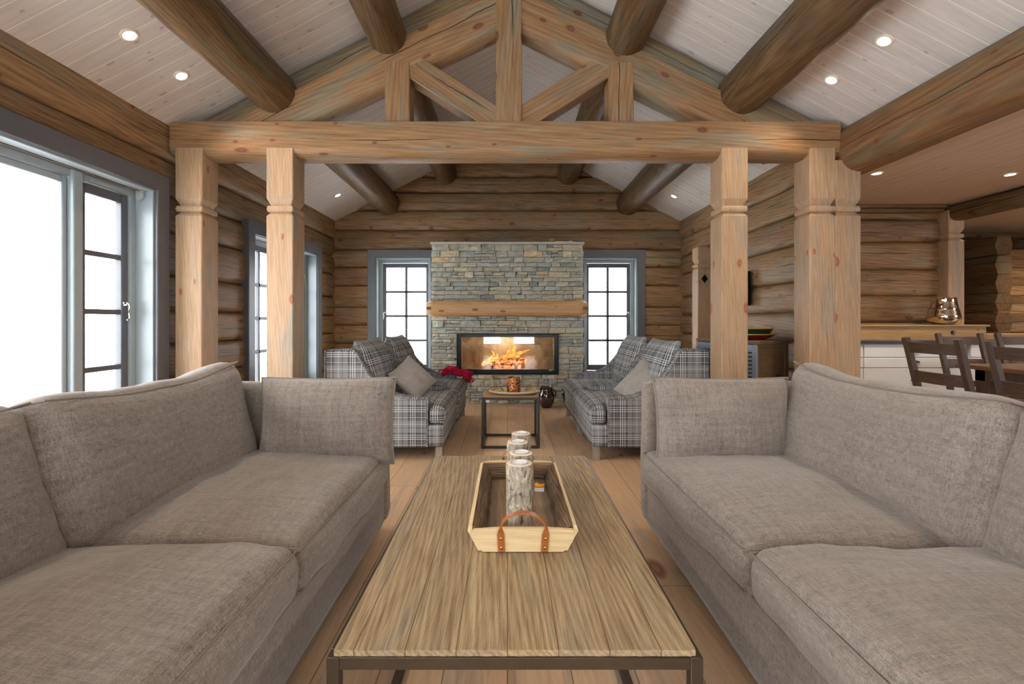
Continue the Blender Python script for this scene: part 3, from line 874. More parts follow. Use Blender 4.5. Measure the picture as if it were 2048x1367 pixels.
# firebox insert
ins = MB()
def frame_rect(mb, x0, x1, z0, z1, w, y0, y1, wb=None, wt=None, bev=.003):
    wb = wb or w; wt = wt or w
    mb.box(x0, x0+w, y0, y1, z0, z1, 2, bev=bev); mb.box(x1-w, x1, y0, y1, z0, z1, 2, bev=bev)
    mb.box(x0+w, x1-w, y0, y1, z1-wt, z1, 0, bev=bev); mb.box(x0+w, x1-w, y0, y1, z0, z0+wb, 0, bev=bev)
frame_rect(ins, BX0-.005, BX1+.005, BZ0-.002, BZ1+.002, .012, -.048, .05)
fi = ins.build('firebox_trim', M['steel'], fp, smooth=True)
ins = MB(); frame_rect(ins, BX0+.008, BX1-.008, BZ0+.012, BZ1-.012, .046, -.030, .03, .055, .035)
door = ins.build('firebox_door', M['blackm'], fp, smooth=True)
g = MB(); g.box(BX0+.045, BX1-.045, -.004, .002, BZ0+.058, BZ1-.04); g.build('door_glass', M['glassf'], door)
hm = MB(); hm.tube([(BX1-.125, -.05, BZ0+.052), (BX1-.10, -.056, BZ0+.056), (BX1-.075, -.052, BZ0+.062), (BX1-.045, -.045, BZ0+.064)], lambda t: .011-.004*abs(t-.3), 10)
hm.tube([(BX1-.05, -.045, BZ0+.064), (BX1-.05, -.02, BZ0+.064)], .006, 8)
hm.build('door_handle', M['brass'], door, smooth=True)
n_ = NT('fire_clay_panel'); gcv = n_.attr('gc').outputs['Vector']
f1 = n_.noise(gcv, 3.5, 5, .65, .8)
n_.fin(n_.ramp(f1, [(.32, lin('85735a')), (.5, lin('b8a88c')), (.68, lin('dcd2bc'))]), .9, None, 0, .1); M['clay'] = n_.m
mb = MB()
bx0, bx1, bz0, bz1, by = BX0+.03, BX1-.03, BZ0+.035, BZ1-.02, .42
mb.box(bx0, bx1, by, by+.03, bz0, bz1); mb.box(bx0-.02, bx0, .03, by, bz0, bz1); mb.box(bx1, bx1+.02, .03, by, bz0, bz1)
mb.box(bx0, bx1, .03, by, bz0-.02, bz0); mb.box(bx0, bx1, .03, by, bz1, bz1+.02)
for xx in (-.35, .35): mb.box(xx-.002, xx+.002, by-.003, by, bz0, bz1)
mb.build('firebox_lining', M['clay'], fp)
for x in (-.21, .11):
    mb = MB()
    mb.box(x-.018, x+.018, .14, .30, bz0, bz0+.015); mb.box(x-.018, x+.018, .14, .155, bz0, bz0+.06); mb.box(x-.018, x+.018, .285, .30, bz0, bz0+.06)
    mb.build('grate', M['blackm'], fp)
mb = MB()   # glowing embers
n_ = NT('ember'); gcv = n_.attr('gc').outputs['Vector']
e1 = n_.noise(gcv, 26, 3, .6)
n_.b.inputs['Base Color'].default_value = (.02, .015, .01, 1); n_.b.inputs['Roughness'].default_value = .9
n_.L(n_.ramp(e1, [(.42, (0,0,0,1)), (.62, (1,.22,.05,1))]), n_.b.inputs['Emission Color']); n_.b.inputs['Emission Strength'].default_value = 2.2
M['ember'] = n_.m
def firelog(p0, p1, r, label):
    mb = MB(); prof = [(math.cos(2*PI*k/14), math.sin(2*PI*k/14)) for k in range(14)]
    mb.sweep(prof, p0, p1, n=14, wob=.25, scale=lambda t: (r, r))
    tag(mb.build('firewood_log', M['ember'], smooth=True, angle=60), label, 'firewood', 'burning logs in the firebox')
firelog((-.24, FY+.20, bz0+.075), (.19, FY+.22, bz0+.06), .042, 'long burning log lying in front on the firebox grate')
firelog((-.15, FY+.27, bz0+.135), (.25, FY+.19, bz0+.13), .036, 'upper burning log resting across the other under the flames')
n_ = NT('flame')
gcv = n_.attr('gc').outputs['Vector']; hx, hy, hz = n_.sep(gcv)
n_.t.nodes.remove(n_.b)
em = n_.n('ShaderNodeEmission'); trn = n_.n('ShaderNodeBsdfTransparent'); mxs = n_.n('ShaderNodeMixShader')
fn = n_.noise(n_.vmath('MULTIPLY', gcv, (5, 14, 14)), 2.5, 3, .6, .6)
n_.L(n_.ramp(fn, [(.35, (1.0,.16,.02,1)), (.55, (1,.38,.07,1)), (.7, (1,.70,.28,1))]), em.inputs[0]); em.inputs[1].default_value = 1.5
lw = n_.n('ShaderNodeLayerWeight'); lw.inputs[0].default_value = .35
n_.L(n_.math('MULTIPLY', n_.smooth(lw.outputs['Facing'], .15, .8, .92, .1), n_.smooth(fn, .3, .55, .35, 1)), mxs.inputs[0])
n_.L(trn.outputs[0], mxs.inputs[1]); n_.L(em.outputs[0], mxs.inputs[2]); n_.L(mxs.outputs[0], n_.out.inputs[0]); M['flame'] = n_.m
fl = thing('fire', 'orange and yellow flames licking up over the logs behind the firebox glass', 'fire', (-.05, FY+.22, bz0+.08))
def tongue(pts, r):
    mb = MB(); P = [Vector(p) for p in pts]; out = []
    for i in range(len(P)-1):
        for k in range(5):
            t = k/5; a = P[max(i-1, 0)]; b = P[i]; c = P[i+1]; d = P[min(i+2, len(P)-1)]
            out.append(.5*((2*b)+(c-a)*t+(2*a-5*b+4*c-d)*t*t+(3*b-a-3*c+d)*t**3))
    out.append(P[-1])
    mb.tube(out, lambda t: r*(math.sin(PI*min(1, t*.9+.12))**.8)*(1-t*.55)+.0015, 10, flat=.6)
    mb.build('flame_tongue', M['flame'], fl, smooth=True)
tongue([(-.30,0,-.02),(-.24,.02,.03),(-.19,0,.06),(-.14,.01,.13),(-.17,0,.19)], .038)
tongue([(-.26,.03,.0),(-.18,.0,.05),(-.10,.02,.08),(-.09,0,.15)], .034)
tongue([(-.12,0,.05),(-.02,.03,.08),(.05,0,.11),(.07,.02,.19),(.14,0,.24)], .042)
tongue([(-.02,0,.07),(.10,.02,.10),(.19,0,.14),(.28,.03,.17),(.36,0,.20)], .036)
tongue([(.02,.02,.11),(.11,0,.16),(.15,.02,.22),(.13,0,.27)], .034)
tongue([(.06,.02,.02),(.14,0,.05),(.20,.01,.10),(.19,0,.15)], .03)
ld = bpy.data.lights.new('fire_glow', 'POINT'); ld.energy = 3.5; ld.color = (1, .80, .58); ld.shadow_soft_size = .09
lo = bpy.data.objects.new('fire_glow', ld); COL.objects.link(lo); lo.parent = fl; lo.location = (.05, -.05, .30)
# small things on the cap
mb = MB(); mb.box(.545, .62, FY+.02, FY+.09, FZ+.033, FZ+.088, 0, bev=.003); tag(mb.build('small_box', M['ledge'], smooth=True), 'small pale cube shaped box on top of the fireplace cap', 'box')
mb = MB()
mb.tube([(.64, FY+.05, FZ+.044), (.70, FY+.04, FZ+.042), (.80, FY+.05, FZ+.044), (.86, FY+.045, FZ+.053)], lambda t: .009+.004*math.sin(t*9), 8)
mb.box(.87, .90, FY+.03, FY+.07, FZ+.036, FZ+.046)
tag(mb.build('ornament', M['white'], smooth=True), 'thin pale object lying on the fireplace cap beside the small box', 'ornament')

# ------------------------------------------------------------------ cushions
def rbox(L, W, H, r, nx, ny, nz, crown=0, bulge=0, wr=0, seed=0, bcrown=0, fn=None, wfreq=3.0):
    """rounded soft box centred at origin; returns verts, faces, rest coords"""
    vs = []; fs = []; idx = {}; gc = []
    def key(p): return (round(p[0], 5), round(p[1], 5), round(p[2], 5))
    def sp(n):  # denser towards ends
        return [math.sin((i/n-.5)*PI)*.35+ (i/n-.5)*2*.65 for i in range(n+1)]
    X, Y, Z = sp(nx), sp(ny), sp(nz)
    def put(p):
        k = key(p)
        if k in idx: return idx[k]
        x, y, z = p
        q = Vector((x*L/2, y*W/2, z*H/2))
        rr = min(r, L/2, W/2, H/2)
        c = Vector((max(-L/2+rr, min(L/2-rr, q.x)), max(-W/2+rr, min(W/2-rr, q.y)), max(-H/2+rr, min(H/2-rr, q.z))))
        d = q-c
        if d.length > 1e-9: q = c+d.normalized()*min(rr, max(abs(d.x), abs(d.y), abs(d.z)))
        rest = q.copy()
        fx, fy = 1-x*x, 1-y*y
        dome = (max(0, fx)**.6)*(max(0, fy)**.6)
        q.z += (crown if z > 0 else -bcrown)*dome*abs(z)
        q.x += bulge*(1-z*z)*(1-y**4)*(x if abs(x) > .5 else 0); q.y += bulge*(1-z*z)*(1-x**4)*(y if abs(y) > .5 else 0)
        if wr:
            n1 = noise.noise(Vector((q.x*wfreq+seed, q.y*wfreq, q.z*wfreq)))
            n2 = noise.noise(Vector((q.x*wfreq*3+seed, q.y*wfreq*3, q.z*wfreq*3)))
            q += Vector((x, y, z)).normalized()*(n1*wr+n2*wr*.35)
        if fn: q = fn(q, x, y, z)
        idx[k] = len(vs); vs.append(q); gc.append(tuple(rest+Vector((seed, seed*.7, 0)))); return idx[k]
    def face(A, B, f, flip):
        for i in range(len(A)-1):
            for j in range(len(B)-1):
                q = [put(f(A[i], B[j])), put(f(A[i+1], B[j])), put(f(A[i+1], B[j+1])), put(f(A[i], B[j+1]))]
                fs.append(tuple(q[::-1]) if flip else tuple(q))
    for s_ in (-1, 1):
        face(X, Y, lambda a, b: (a, b, s_), s_ < 0); face(X, Z, lambda a, b: (a, s_, b), s_ > 0); face(Y, Z, lambda a, b: (s_, a, b), s_ < 0)
    return vs, fs, gc
def xf(vs, Mx): return [Mx @ v for v in vs]
def cushion(name, mat, parent, Mx, L, W, H, r, n=(28, 20, 6), piping=None, pz=(1,), **kw):
    vs, fs, gc = rbox(L, W, H, r, *n, **kw)
    mb = MB(); mb.add(xf(vs, Mx), fs, gc)
    o = mb.build(name, mat, parent, smooth=True, angle=180, merge=False)
    if piping:
        for s_ in pz:
            P = []; kw2 = dict(kw)
            # follow the rounded rim of the top or bottom face
            vv = []
            N = 22
            rim = [(-1+2*i/N, -1) for i in range(N)]+[(1, -1+2*i/N) for i in range(N)]+[(1-2*i/N, 1) for i in range(N)]+[(-1, 1-2*i/N) for i in range(N)]
            seed = kw.get('seed', 0); wr = kw.get('wr', 0); wf = kw.get('wfreq', 3.0); crown = kw.get('crown', 0); fn = kw.get('fn')
            rr = min(r, L/2, W/2, H/2)
            for (x, y) in rim:
                z = s_
                q = Vector((x*(L/2-rr*.3), y*(W/2-rr*.3), z*(H/2-rr*.3)))
                if wr:
                    q += Vector((x, y, z)).normalized()*(noise.noise(Vector((q.x*wf+seed, q.y*wf, q.z*wf)))*wr)
                q.x += kw.get('bulge', 0)*.25*x; q.y += kw.get('bulge', 0)*.25*y
                if fn: q = fn(q, x, y, z)
                P.append(Mx @ q)
            pm = MB(); pm.tube(P, piping, 6, closed=True); pm.build('piping', M['piping'] if mat == M['linen'] else mat, o, smooth=True)
    return o
def pillow(name, mat, parent, Mx, w_, h_, t, n=26, ear=.05, seed=0, wr=.006, gcs=1.0, flange=0.0):
    vs = []; fs = []; gc = []
    for s_ in (-1, 1):
        b = len(vs)
        for i in range(n+1):
            for j in range(n+1):
                u = math.sin((i/n-.5)*PI)*.25+(i/n-.5)*1.5; v = math.sin((j/n-.5)*PI)*.25+(j/n-.5)*1.5
                uu = max(-1, min(1, u)); vv = max(-1, min(1, v))
                x = uu*w_/2*(1-ear*(1-vv*vv)); y = vv*h_/2*(1-ear*(1-uu*uu))
                f = ((1-abs(uu)**2.6)*(1-abs(vv)**2.6))**.55
                z = s_*t/2*f
                z += wr*noise.noise(Vector((x*7+seed, y*7, s_)))*2*(.3+f)+wr*.6*noise.noise(Vector((x*20+seed, y*20, s_)))
                if i in (0, n) or j in (0, n): z = wr*.5*noise.noise(Vector((x*9+seed, y*9, 0)))
                vs.append(Vector((x, y, z))); gc.append((x*gcs+seed, y*gcs, z*0+s_*.01))
        for i in range(n):
            for j in range(n):
                a = b+i*(n+1)+j; q = (a, a+1, a+n+2, a+n+1); fs.append(q if s_ < 0 else q[::-1])
    mb = MB(); mb.add(xf(vs, Mx), fs, gc)
    o = mb.build(name, mat, parent, smooth=True, angle=180, merge=True)
    if flange:
        P = []; N = 20
        rim = [(-1+2*i/N, -1) for i in range(N)]+[(1, -1+2*i/N) for i in range(N)]+[(1-2*i/N, 1) for i in range(N)]+[(-1, 1-2*i/N) for i in range(N)]
        for (uu, vv) in rim:
            x = uu*w_/2*(1-ear*(1-vv*vv)); y = vv*h_/2*(1-ear*(1-uu*uu))
            P.append(Mx @ Vector((x, y, wr*.5*noise.noise(Vector((x*9+seed, y*9, 0))))))
        pm = MB(); pm.tube(P, flange, 8, closed=True); pm.build('piping', M['piping'] if mat == M['linen'] else mat, o, smooth=True)
    return o
def TRS(loc, rx=0, ry=0, rz=0, order='XYZ'):
    return Matrix.Translation(loc) @ Matrix.Rotation(rz, 4, 'Z') @ Matrix.Rotation(ry, 4, 'Y') @ Matrix.Rotation(rx, 4, 'X')

# ------------------------------------------------------------------ sofas
def sofa(sg, x0, label, seed):
    """sg -1 left / +1 right, front plane at |x| = x0; local space: x outwards from the front, then mirrored"""
    root = thing('sofa', label, 'sofa', (sg*(x0+.5), 1.35, 0))
    Mi = Matrix.Translation((-(sg*(x0+.5)), -1.35, 0)) @ Matrix.Scale(sg, 4, (1, 0, 0)) @ Matrix.Translation((x0, 0, 0))
    def put(name, L, W, H, r, c, rx=0, ry=0, rz=0, n=(24, 20, 6), **k):
        return cushion(name, M['linen'], root, Mi @ TRS(c, rx, ry, rz), L, W, H, r, n=n, **k)
    # upholstered base with skirt
    put('sofa_base', .93, 2.10, .27, .02, (.475, 1.36, .195), n=(8, 20, 6), wr=.004, seed=seed)
    # back frame
    put('sofa_back', .14, 2.34, .66, .04, (.93, 1.36, .42), ry=.12, n=(4, 20, 10), wr=.004, seed=seed+2)
    # arms, far one visible
    put('sofa_arm', .99, .10, .715, .03, (.50, 2.43, .4225), n=(16, 4, 12), wr=.004, seed=seed+3)
    put('sofa_arm', .99, .10, .715, .03, (.50, .285, .4225), n=(16, 4, 12), wr=.004, seed=seed+4)
    for i, (ya, yb) in enumerate(((1.365, 2.375), (.345, 1.355))):
        W = yb-ya
        put('seat_cushion', .80, W, .165, .055, (.385, (ya+yb)/2, .352+.014*i), n=(34, 34, 8), crown=.058, bulge=.016, wr=.018, seed=seed+5+i, wfreq=3.6, piping=.0035, pz=(1, -1))
        tl = -.22 if i == 0 else -.24
        def sag(q, x, y, z, i=i):
            # box lies with local z = height; top edge sags in the middle
            if z > 0: q.z -= .022*(1-y*y)*z - (.028*max(0, y)**2*z if i == 0 else 0)
            return q
        bw, by_ = ((1.0, 1.835) if i == 0 else (.99, .845))
        put('back_cushion', .20, bw, .50, .075, (.755+(.0 if i == 0 else .015), by_, .622), ry=.25+(.03 if i else 0), n=(8, 34, 22), crown=.012, bulge=.045, wr=.018, seed=seed+8+i, wfreq=3.4, fn=sag, piping=.0035, pz=(1,))
    for (lx, ly) in ((.10, 2.28), (.10, .45), (.84, 2.28), (.84, .45)):
        mb = MB(Mi); mb.box(lx-.03, lx+.03, ly-.03, ly+.03, 0, .07, 2, bev=.004); mb.build('leg', M['legw'], root, smooth=True)
    return root
sofa(-1, .615, 'long taupe linen sofa on the left under the large window', 3)
sofa(1, .70, 'long taupe linen sofa on the right in front of the double timber post', 40)
p = pillow('throw_pillow', M['linen'], None, TRS((-.878, 2.27, .612), rx=PI/2-.10, rz=.02), .655, .415, .21, ear=.045, seed=4.2, wr=.009, flange=.005)
tag(p, 'rectangular taupe pillow propped against the far arm of the left sofa', 'pillow')
p = pillow('throw_pillow', M['linen'], None, TRS((1.035, 2.24, .61), rx=PI/2-.12, rz=-.02), .65, .425, .21, ear=.045, seed=8.2, wr=.009, flange=.005)
tag(p, 'rectangular taupe pillow propped against the far arm of the right sofa', 'pillow')

# ------------------------------------------------------------------ plaid armchairs
def armchair(sg, x0, y0, label, seed, wdt=.875):
    root = thing('plaid_armchair', label, 'armchair', (sg*(x0+.5), y0+wdt/2, 0), 0, 'plaid armchairs by the fireplace')
    Mi = Matrix.Translation((-(sg*(x0+.5)), -(y0+wdt/2), 0)) @ Matrix.Scale(sg, 4, (1, 0, 0)) @ Matrix.Translation((x0, y0, 0))
    P = M['plaid']
    top = [(.13,.488),(.20,.488),(.28,.492),(.36,.507),(.44,.54),(.51,.59),(.57,.65),(.62,.72),(.66,.79),(.69,.845),(.71,.866),(.75,.872),(.93,.865)]
    for (ya, yb) in ((0, .10), (wdt-.10, wdt)):
        mb = MB(Mi); vs = []; fs = []
        poly = [(.13,.105)]+top+[(.945,.105)]
        bev = .012
        cx, cz = .5, .4
        def inset(p, d):
            return (p[0]+(d if p[0] < .3 else (-d if p[0] > .85 else 0)), p[1]-(d if p[1] > .3 else -d))
        rings = [(ya, bev), (ya+bev, 0), (yb-bev, 0), (yb, bev)]
        for (y, d) in rings:
            for p_ in poly:
                q = inset(p_, d) if d else p_
                vs.append((q[0], y, q[1]))
        m = len(poly)
        for i in range(3):
            for j in range(m):
                a = i*m+j; b = i*m+(j+1) % m; fs.append((a, b, b+m, a+m))
        # side faces as strips between top curve and bottom line
        for ring in (0, 3):
            o_ = ring*m
            base = len(vs)
            for p_ in poly[1:-1]:
                q = inset(p_, bev); vs.append((q[0], rings[ring][0], .105+bev))
            for k in range(m-3):
                fs.append((o_+1+k, o_+2+k, base+k+1, base+k))
        mb.add(vs, fs, [(v[0]+seed, v[1], v[2]) for v in vs])
        sp = mb.build('side_panel', P, root, smooth=True, angle=30)
        pm = MB(Mi)
        ypip = ya if ya == 0 else yb
        for yy in (ya+.004, yb-.004):
            pm.tube([(.133, yy, .11)]+[(a, yy, b) for (a, b) in top]+[(.94, yy, .12)], .006, 6)
        pm.build('piping', P, sp, smooth=True)
    def put(name, L, W, H, r, c, ry=0, n=(16, 16, 6), **k):
        return cushion(name, P, root, Mi @ TRS(c, 0, ry, 0), L, W, H, r, n=n, **k)
    put('seat_base', .80, wdt-.01, .175, .015, (.405, wdt/2, .193), n=(10, 10, 4), seed=seed)
    def tee(q, x, y, z):
        if q.x > -.235: q.y *= .76
        return q
    put('seat_cushion', .73, wdt-.01, .135, .045, (.355, wdt/2, .352), n=(30, 26, 7), crown=.045, bulge=.012, wr=.005, seed=seed+1, fn=tee, piping=.005, pz=(1, -1))
    put('backrest', .14, wdt-.19, .72, .03, (.85, wdt/2, .48), ry=.05, n=(4, 10, 12), seed=seed+2)
    bp = pillow('back_cushion', P, root, Mi @ TRS((.645, wdt/2, .655), ry=PI/2+.30, rz=0), .60, wdt-.16, .24, n=30, ear=.05, seed=seed+.1, wr=.004)
    for (lx, ly) in ((.045, .05), (.045, wdt-.05), (.86, .05), (.86, wdt-.05)):
        mb = MB(Mi); mb.box(lx-.026, lx+.026, ly-.026, ly+.026, 0, .107, 2, bev=.003); mb.build('leg', M['legw'], root, smooth=True)
    return root
armchair(-1, .495, 3.63, 'grey plaid armchair on the left, the nearer of the pair, with a grey cushion', .0)
armchair(-1, .475, 4.53, 'grey plaid armchair on the left, the farther of the pair, red bundle on its arm', .0)
armchair(1, .655, 3.63, 'grey plaid armchair on the right, the nearer of the pair, with a grey cushion', .0)
armchair(1, .655, 4.53, 'grey plaid armchair on the right, the farther of the pair, beside the dark glazed pots', .0)
p = pillow('scatter_cushion', M['greyfab'], None, Matrix.Translation((-.82, 4.02, .60)) @ Matrix.Rotation(PI/2-.75, 4, 'Z') @ Matrix.Rotation(PI/2-.62, 4, 'X') @ Matrix.Rotation(.55, 4, 'Z'), .34, .34, .14, ear=.07, seed=1.3, wr=.01)
tag(p, 'soft grey cushion tilted on the nearer left plaid armchair', 'cushion')
p = pillow('scatter_cushion', M['greyfab'], None, Matrix.Translation((1.15, 3.94, .555)) @ Matrix.Rotation(-PI/2+.75, 4, 'Z') @ Matrix.Rotation(PI/2-.62, 4, 'X') @ Matrix.Rotation(-.5, 4, 'Z'), .40, .40, .15, ear=.07, seed=2.3, wr=.01)
tag(p, 'soft grey cushion tilted on the nearer right plaid armchair', 'cushion')
# red bundle over the far left arm
mb = MB(); rs = random.Random(9)
path = [(-.73, 5.36, .50), (-.66, 5.35, .535), (-.60, 5.34, .53), (-.55, 5.33, .50), (-.50, 5.34, .50), (-.455, 5.34, .475), (-.44, 5.35, .43)]
for k in range(7):
    o_ = Vector((rs.uniform(-.02, .02), rs.uniform(-.05, .05), rs.uniform(-.02, .02)))
    mb.tube([Vector(q)+o_+Vector((rs.uniform(-.012, .012), rs.uniform(-.02, .02), rs.uniform(-.012, .012))) for q in path], lambda t: .022+.006*math.sin(t*20), 7)
for k in range(90):
    a = Vector(path[rs.randrange(len(path))])+Vector((rs.uniform(-.045, .045), rs.uniform(-.06, .06), rs.uniform(-.035, .035)))
    d = Vector((rs.uniform(-1, 1), rs.uniform(-1, 1), rs.uniform(-1, 1))).normalized()*.022
    mb.tube([a-d, a, a+d], .008, 5)
M['red'] = plain('crimson_yarn', 'b01438', .8, 0, .2, .35, 30)
tag(mb.build('yarn_garland', M['red'], smooth=True, angle=180), 'crimson yarn bundle draped over the front of the farther left armchair arm', 'garland')

# ------------------------------------------------------------------ coffee table
TZ = .47
ct = thing('coffee_table', 'large low coffee table with weathered plank top and thin dark steel frame', 'table', (.02, 1.52, 0))
X0, X1, Y0, Y1 = -.345, .373, .885, 2.165
def cube_frame(mb, x0, x1, y0, y1, z0, z1, s_, bottom=('x', 'y'), bev=.0015):
    for x in (x0, x1-s_):
        for y in (y0, y1-s_): mb.box(x, x+s_, y, y+s_, z0, z1, 2, bev=bev)
    for z in (z1-s_,):
        for x in (x0, x1-s_): mb.box(x, x+s_, y0+s_, y1-s_, z, z+s_, 1, bev=bev)
        for y in (y0, y1-s_): mb.box(x0+s_, x1-s_, y, y+s_, z, z+s_, 0, bev=bev)
    if 'y' in bottom:
        for x in (x0, x1-s_): mb.box(x, x+s_, y0+s_, y1-s_, z0, z0+s_, 1, bev=bev)
    if 'x' in bottom:
        for y in (y0, y1-s_): mb.box(x0+s_, x1-s_, y, y+s_, z0, z0+s_, 0, bev=bev)
ox, oy = -.02, -1.52
mb = MB(Matrix.Translation((ox, oy, 0)))
cube_frame(mb, X0, X1, Y0, Y1, 0, TZ-.012, .024)
mb.build('steel_frame', M['bronze'], ct, smooth=True)
mb = MB(Matrix.Translation((ox, oy, 0)))
# plank top: grain along y -> gc x = y ; slightly ragged front edge
nx, ny = 60, 90
vs = []; gc = []; fs = []
xa, xb, ya, yb = X0+.013, X1-.013, Y0+.004, Y1-.004
for i in range(ny+1):
    for j in range(nx+1):
        x = xa+(xb-xa)*j/nx; y = ya+(yb-ya)*i/ny
        if i == 0: y += .0015*noise.noise(Vector((x*60, 0, 0)))
        z = TZ+.0016*noise.noise(Vector((x*45, y*3, 0)))
        vs.append((x, y, z)); gc.append((y, x, 0))
m = nx+1
for i in range(ny):
    for j in range(nx): a = i*m+j; fs.append((a, a+1, a+m+1, a+m))
rim = [j for j in range(m)]+[i*m+nx for i in range(1, ny+1)]+[ny*m+j for j in range(nx-1, -1, -1)]+[i*m for i in range(ny-1, 0, -1)]
b = len(vs)
for r_ in rim: vs.append((vs[r_][0], vs[r_][1], TZ-.03)); gc.append((vs[r_][1], vs[r_][0], -.03))
k = len(rim)
for q in range(k): fs.append((rim[q], b+q, b+(q+1) % k, rim[(q+1) % k]))
fs.append(tuple(b+q for q in range(k))[::-1])
mb.add(vs, fs, gc, .37)
mb.build('plank_top', M['table'], ct, smooth=True, angle=30)

# tray
ty0, ty1 = 1.262, 1.835; tz = TZ+.0025; TX = .042
ty = thing('wooden_tray', 'long pale wooden tray with bark lined sides and leather strap handles on the coffee table', 'tray', (TX, (ty0+ty1)/2, tz))
Mt = Matrix.Translation((0, -(ty0+ty1)/2, 0))
mb = MB(Mt); mb.box(-.112, .112, ty0, ty1, 0, .010, 1, bev=.002); mb.build('tray_base', M['trayb'], ty, smooth=True)
def endpanel(y, sgn):
    mb = MB(Mt); prof = [(-.110, .0), (.110, .0), (.140, .052), (.134, .066), (.06, .071), (-.06, .071), (-.134, .066), (-.140, .052)]
    th = .012; lean = .018*sgn
    vs = []
    for yy in (0, th):
        for (x, z) in prof: vs.append((x, y+sgn*yy*0+yy-(th if sgn > 0 else 0)*0+lean*z/.07, z))
    m = len(prof)
    fs = [tuple(range(m)), tuple(range(m, 2*m))[::-1]]+[(i, i+m, (i+1) % m+m, (i+1) % m) for i in range(m)]
    mb.add(vs, fs, [(v[0], v[2], v[1]) for v in vs]); return mb.build('end_panel', M['trayw'], ty)
endpanel(ty0-.001, -1); endpanel(ty1-.011, 1)
for sg in (-1, 1):
    mb = MB(Mt); ns = 26
    prof = [(.112, .002), (.120, .002), (.146, .052), (.143, .062), (.137, .0665), (.124, .060), (.111, .044), (.103, .026), (.100, .010)]
    vs = []; gc = []; fs = []; m = len(prof)
    for i in range(ns+1):
        t = i/ns; y = ty0+.012+(ty1-ty0-.024)*t
        for q, (x, z) in enumerate(prof):
            wv = .006*noise.noise(Vector((y*18, q*.6, sg))) if q >= 4 else .001*noise.noise(Vector((y*10, q, 0)))
            vs.append((sg*(x+wv), y, z)); gc.append((y, x, z))
    for i in range(ns):
        for j in range(m): a = i*m+j; b = i*m+(j+1) % m; fs.append((a, b, b+m, a+m))
    fs.append(tuple(range(m))); fs.append(tuple(ns*m+j for j in range(m)))
    # outside board
    mb.add(vs, fs, gc); o = mb.build('bark_side', M['bark'], ty, smooth=True, angle=50)
    mb = MB(Mt); mb.add([(sg*a, y, z) for y in (ty0+.006, ty1-.006) for (a, z) in ((.1125, 0), (.1215, 0), (.151, .054), (.147, .068), (.138, .070), (.138, .052))], [(0,1,2,3,4,5), (6,7,8,9,10,11)]+[(i, i+6, (i+1) % 6+6, (i+1) % 6) for i in range(6)], [(y, a, z) for y in (ty0, ty1) for (a, z) in ((.1125, 0), (.1215, 0), (.151, .054), (.147, .068), (.138, .070), (.138, .052))])
    mb.build('side_board', M['trayw'], ty, smooth=False)
M['leather'] = plain('tan_leather', '9c5a2a', .42, 0, .4, .15, 30)
def strap(y, sgn):
    mb = MB(Mt); w2 = .0095; pts = []
    P = [(-.058, .004), (-.059, .03), (-.060, .055)]
    for k in range(13):
        a = PI-PI*k/12; P.append((.060*math.cos(a), .070+.050*math.sin(a)))
    P += [(.060, .055), (.059, .03), (.058, .004)]
    vs = []; gc = []
    for i, (x, z) in enumerate(P):
        a = P[max(i-1, 0)]; b = P[min(i+1, len(P)-1)]; tx, tz_ = b[0]-a[0], b[1]-a[1]; l = math.hypot(tx, tz_); nx_, nz_ = -tz_/l, tx/l
        top = max(0, min(1, (z-.055)/.03))
        yy = y-.0035*sgn*-1 + (sgn*.018)*z/.07
        # strap face turns from facing out to facing up over the arch
        dx, dy = w2*(1-top), w2*top
        for s_ in (-1, 1):
            for th in (0, .003):
                vs.append((x+s_*(dx)*(1 if True else 0)+nx_*th*top, yy+s_*dy+sgn*th*(1-top), z+nz_*th*top)); gc.append((i*.01, s_*w2, th))
    fs = []
    for i in range(len(P)-1):
        a = i*4
        for (p, q) in ((0, 1), (1, 3), (3, 2), (2, 0)): fs.append((a+p, a+q, a+4+q, a+4+p))
    fs += [(0, 1, 3, 2), tuple(len(vs)-4+k for k in (0, 1, 3, 2))]
    mb.add(vs, fs, gc); so = mb.build('strap_handle', M['leather'], ty, smooth=True, angle=50)
    for (x, z) in ((-.059, .016), (-.060, .044), (.059, .016), (.060, .044)):
        r = MB(Mt); yy = y-.003*1+(sgn*.018)*z/.07 if sgn < 0 else y+.003+.018*z/.07
        vs_ = []
        r.lathe([(.0045, 0), (.0042, .0015), (.0025, .0028), (0, .0032)], seg=12)
        for q in range(len(r.v)):
            v = r.v[q]; w_ = Vector(v)-Vector((0, -(ty0+ty1)/2, 0))
            r.v[q] = (x+w_.x, yy+sgn*(w_.z+.002)-(ty0+ty1)/2, z+w_.y)
        r.build('rivet', M['brass'], so, smooth=True)
mb = MB(Mt); vs = []; gc = []; fs = []; ns = 20
pf = [(-.002, .010), (-.014, .012), (-.018, .028), (-.012, .050), (.004, .066), (.012, .066)]
for i in range(ns+1):
    for q, (yy, z) in enumerate(pf):
        hw = .108+.028*z/.066; x = -hw+2*hw*i/ns; wv = .005*noise.noise(Vector((x*20, q*.7, 3)))
        vs.append((x, ty1-.012+yy+wv, z)); gc.append((x, yy, z))
for i in range(ns):
    for j in range(5): a = i*6+j; fs.append((a, a+1, a+7, a+6))
mb.add(vs, fs, gc); mb.build('bark_end', M['bark'], ty, smooth=True)
strap(ty0-.002, -1); strap(ty1+.003, 1)

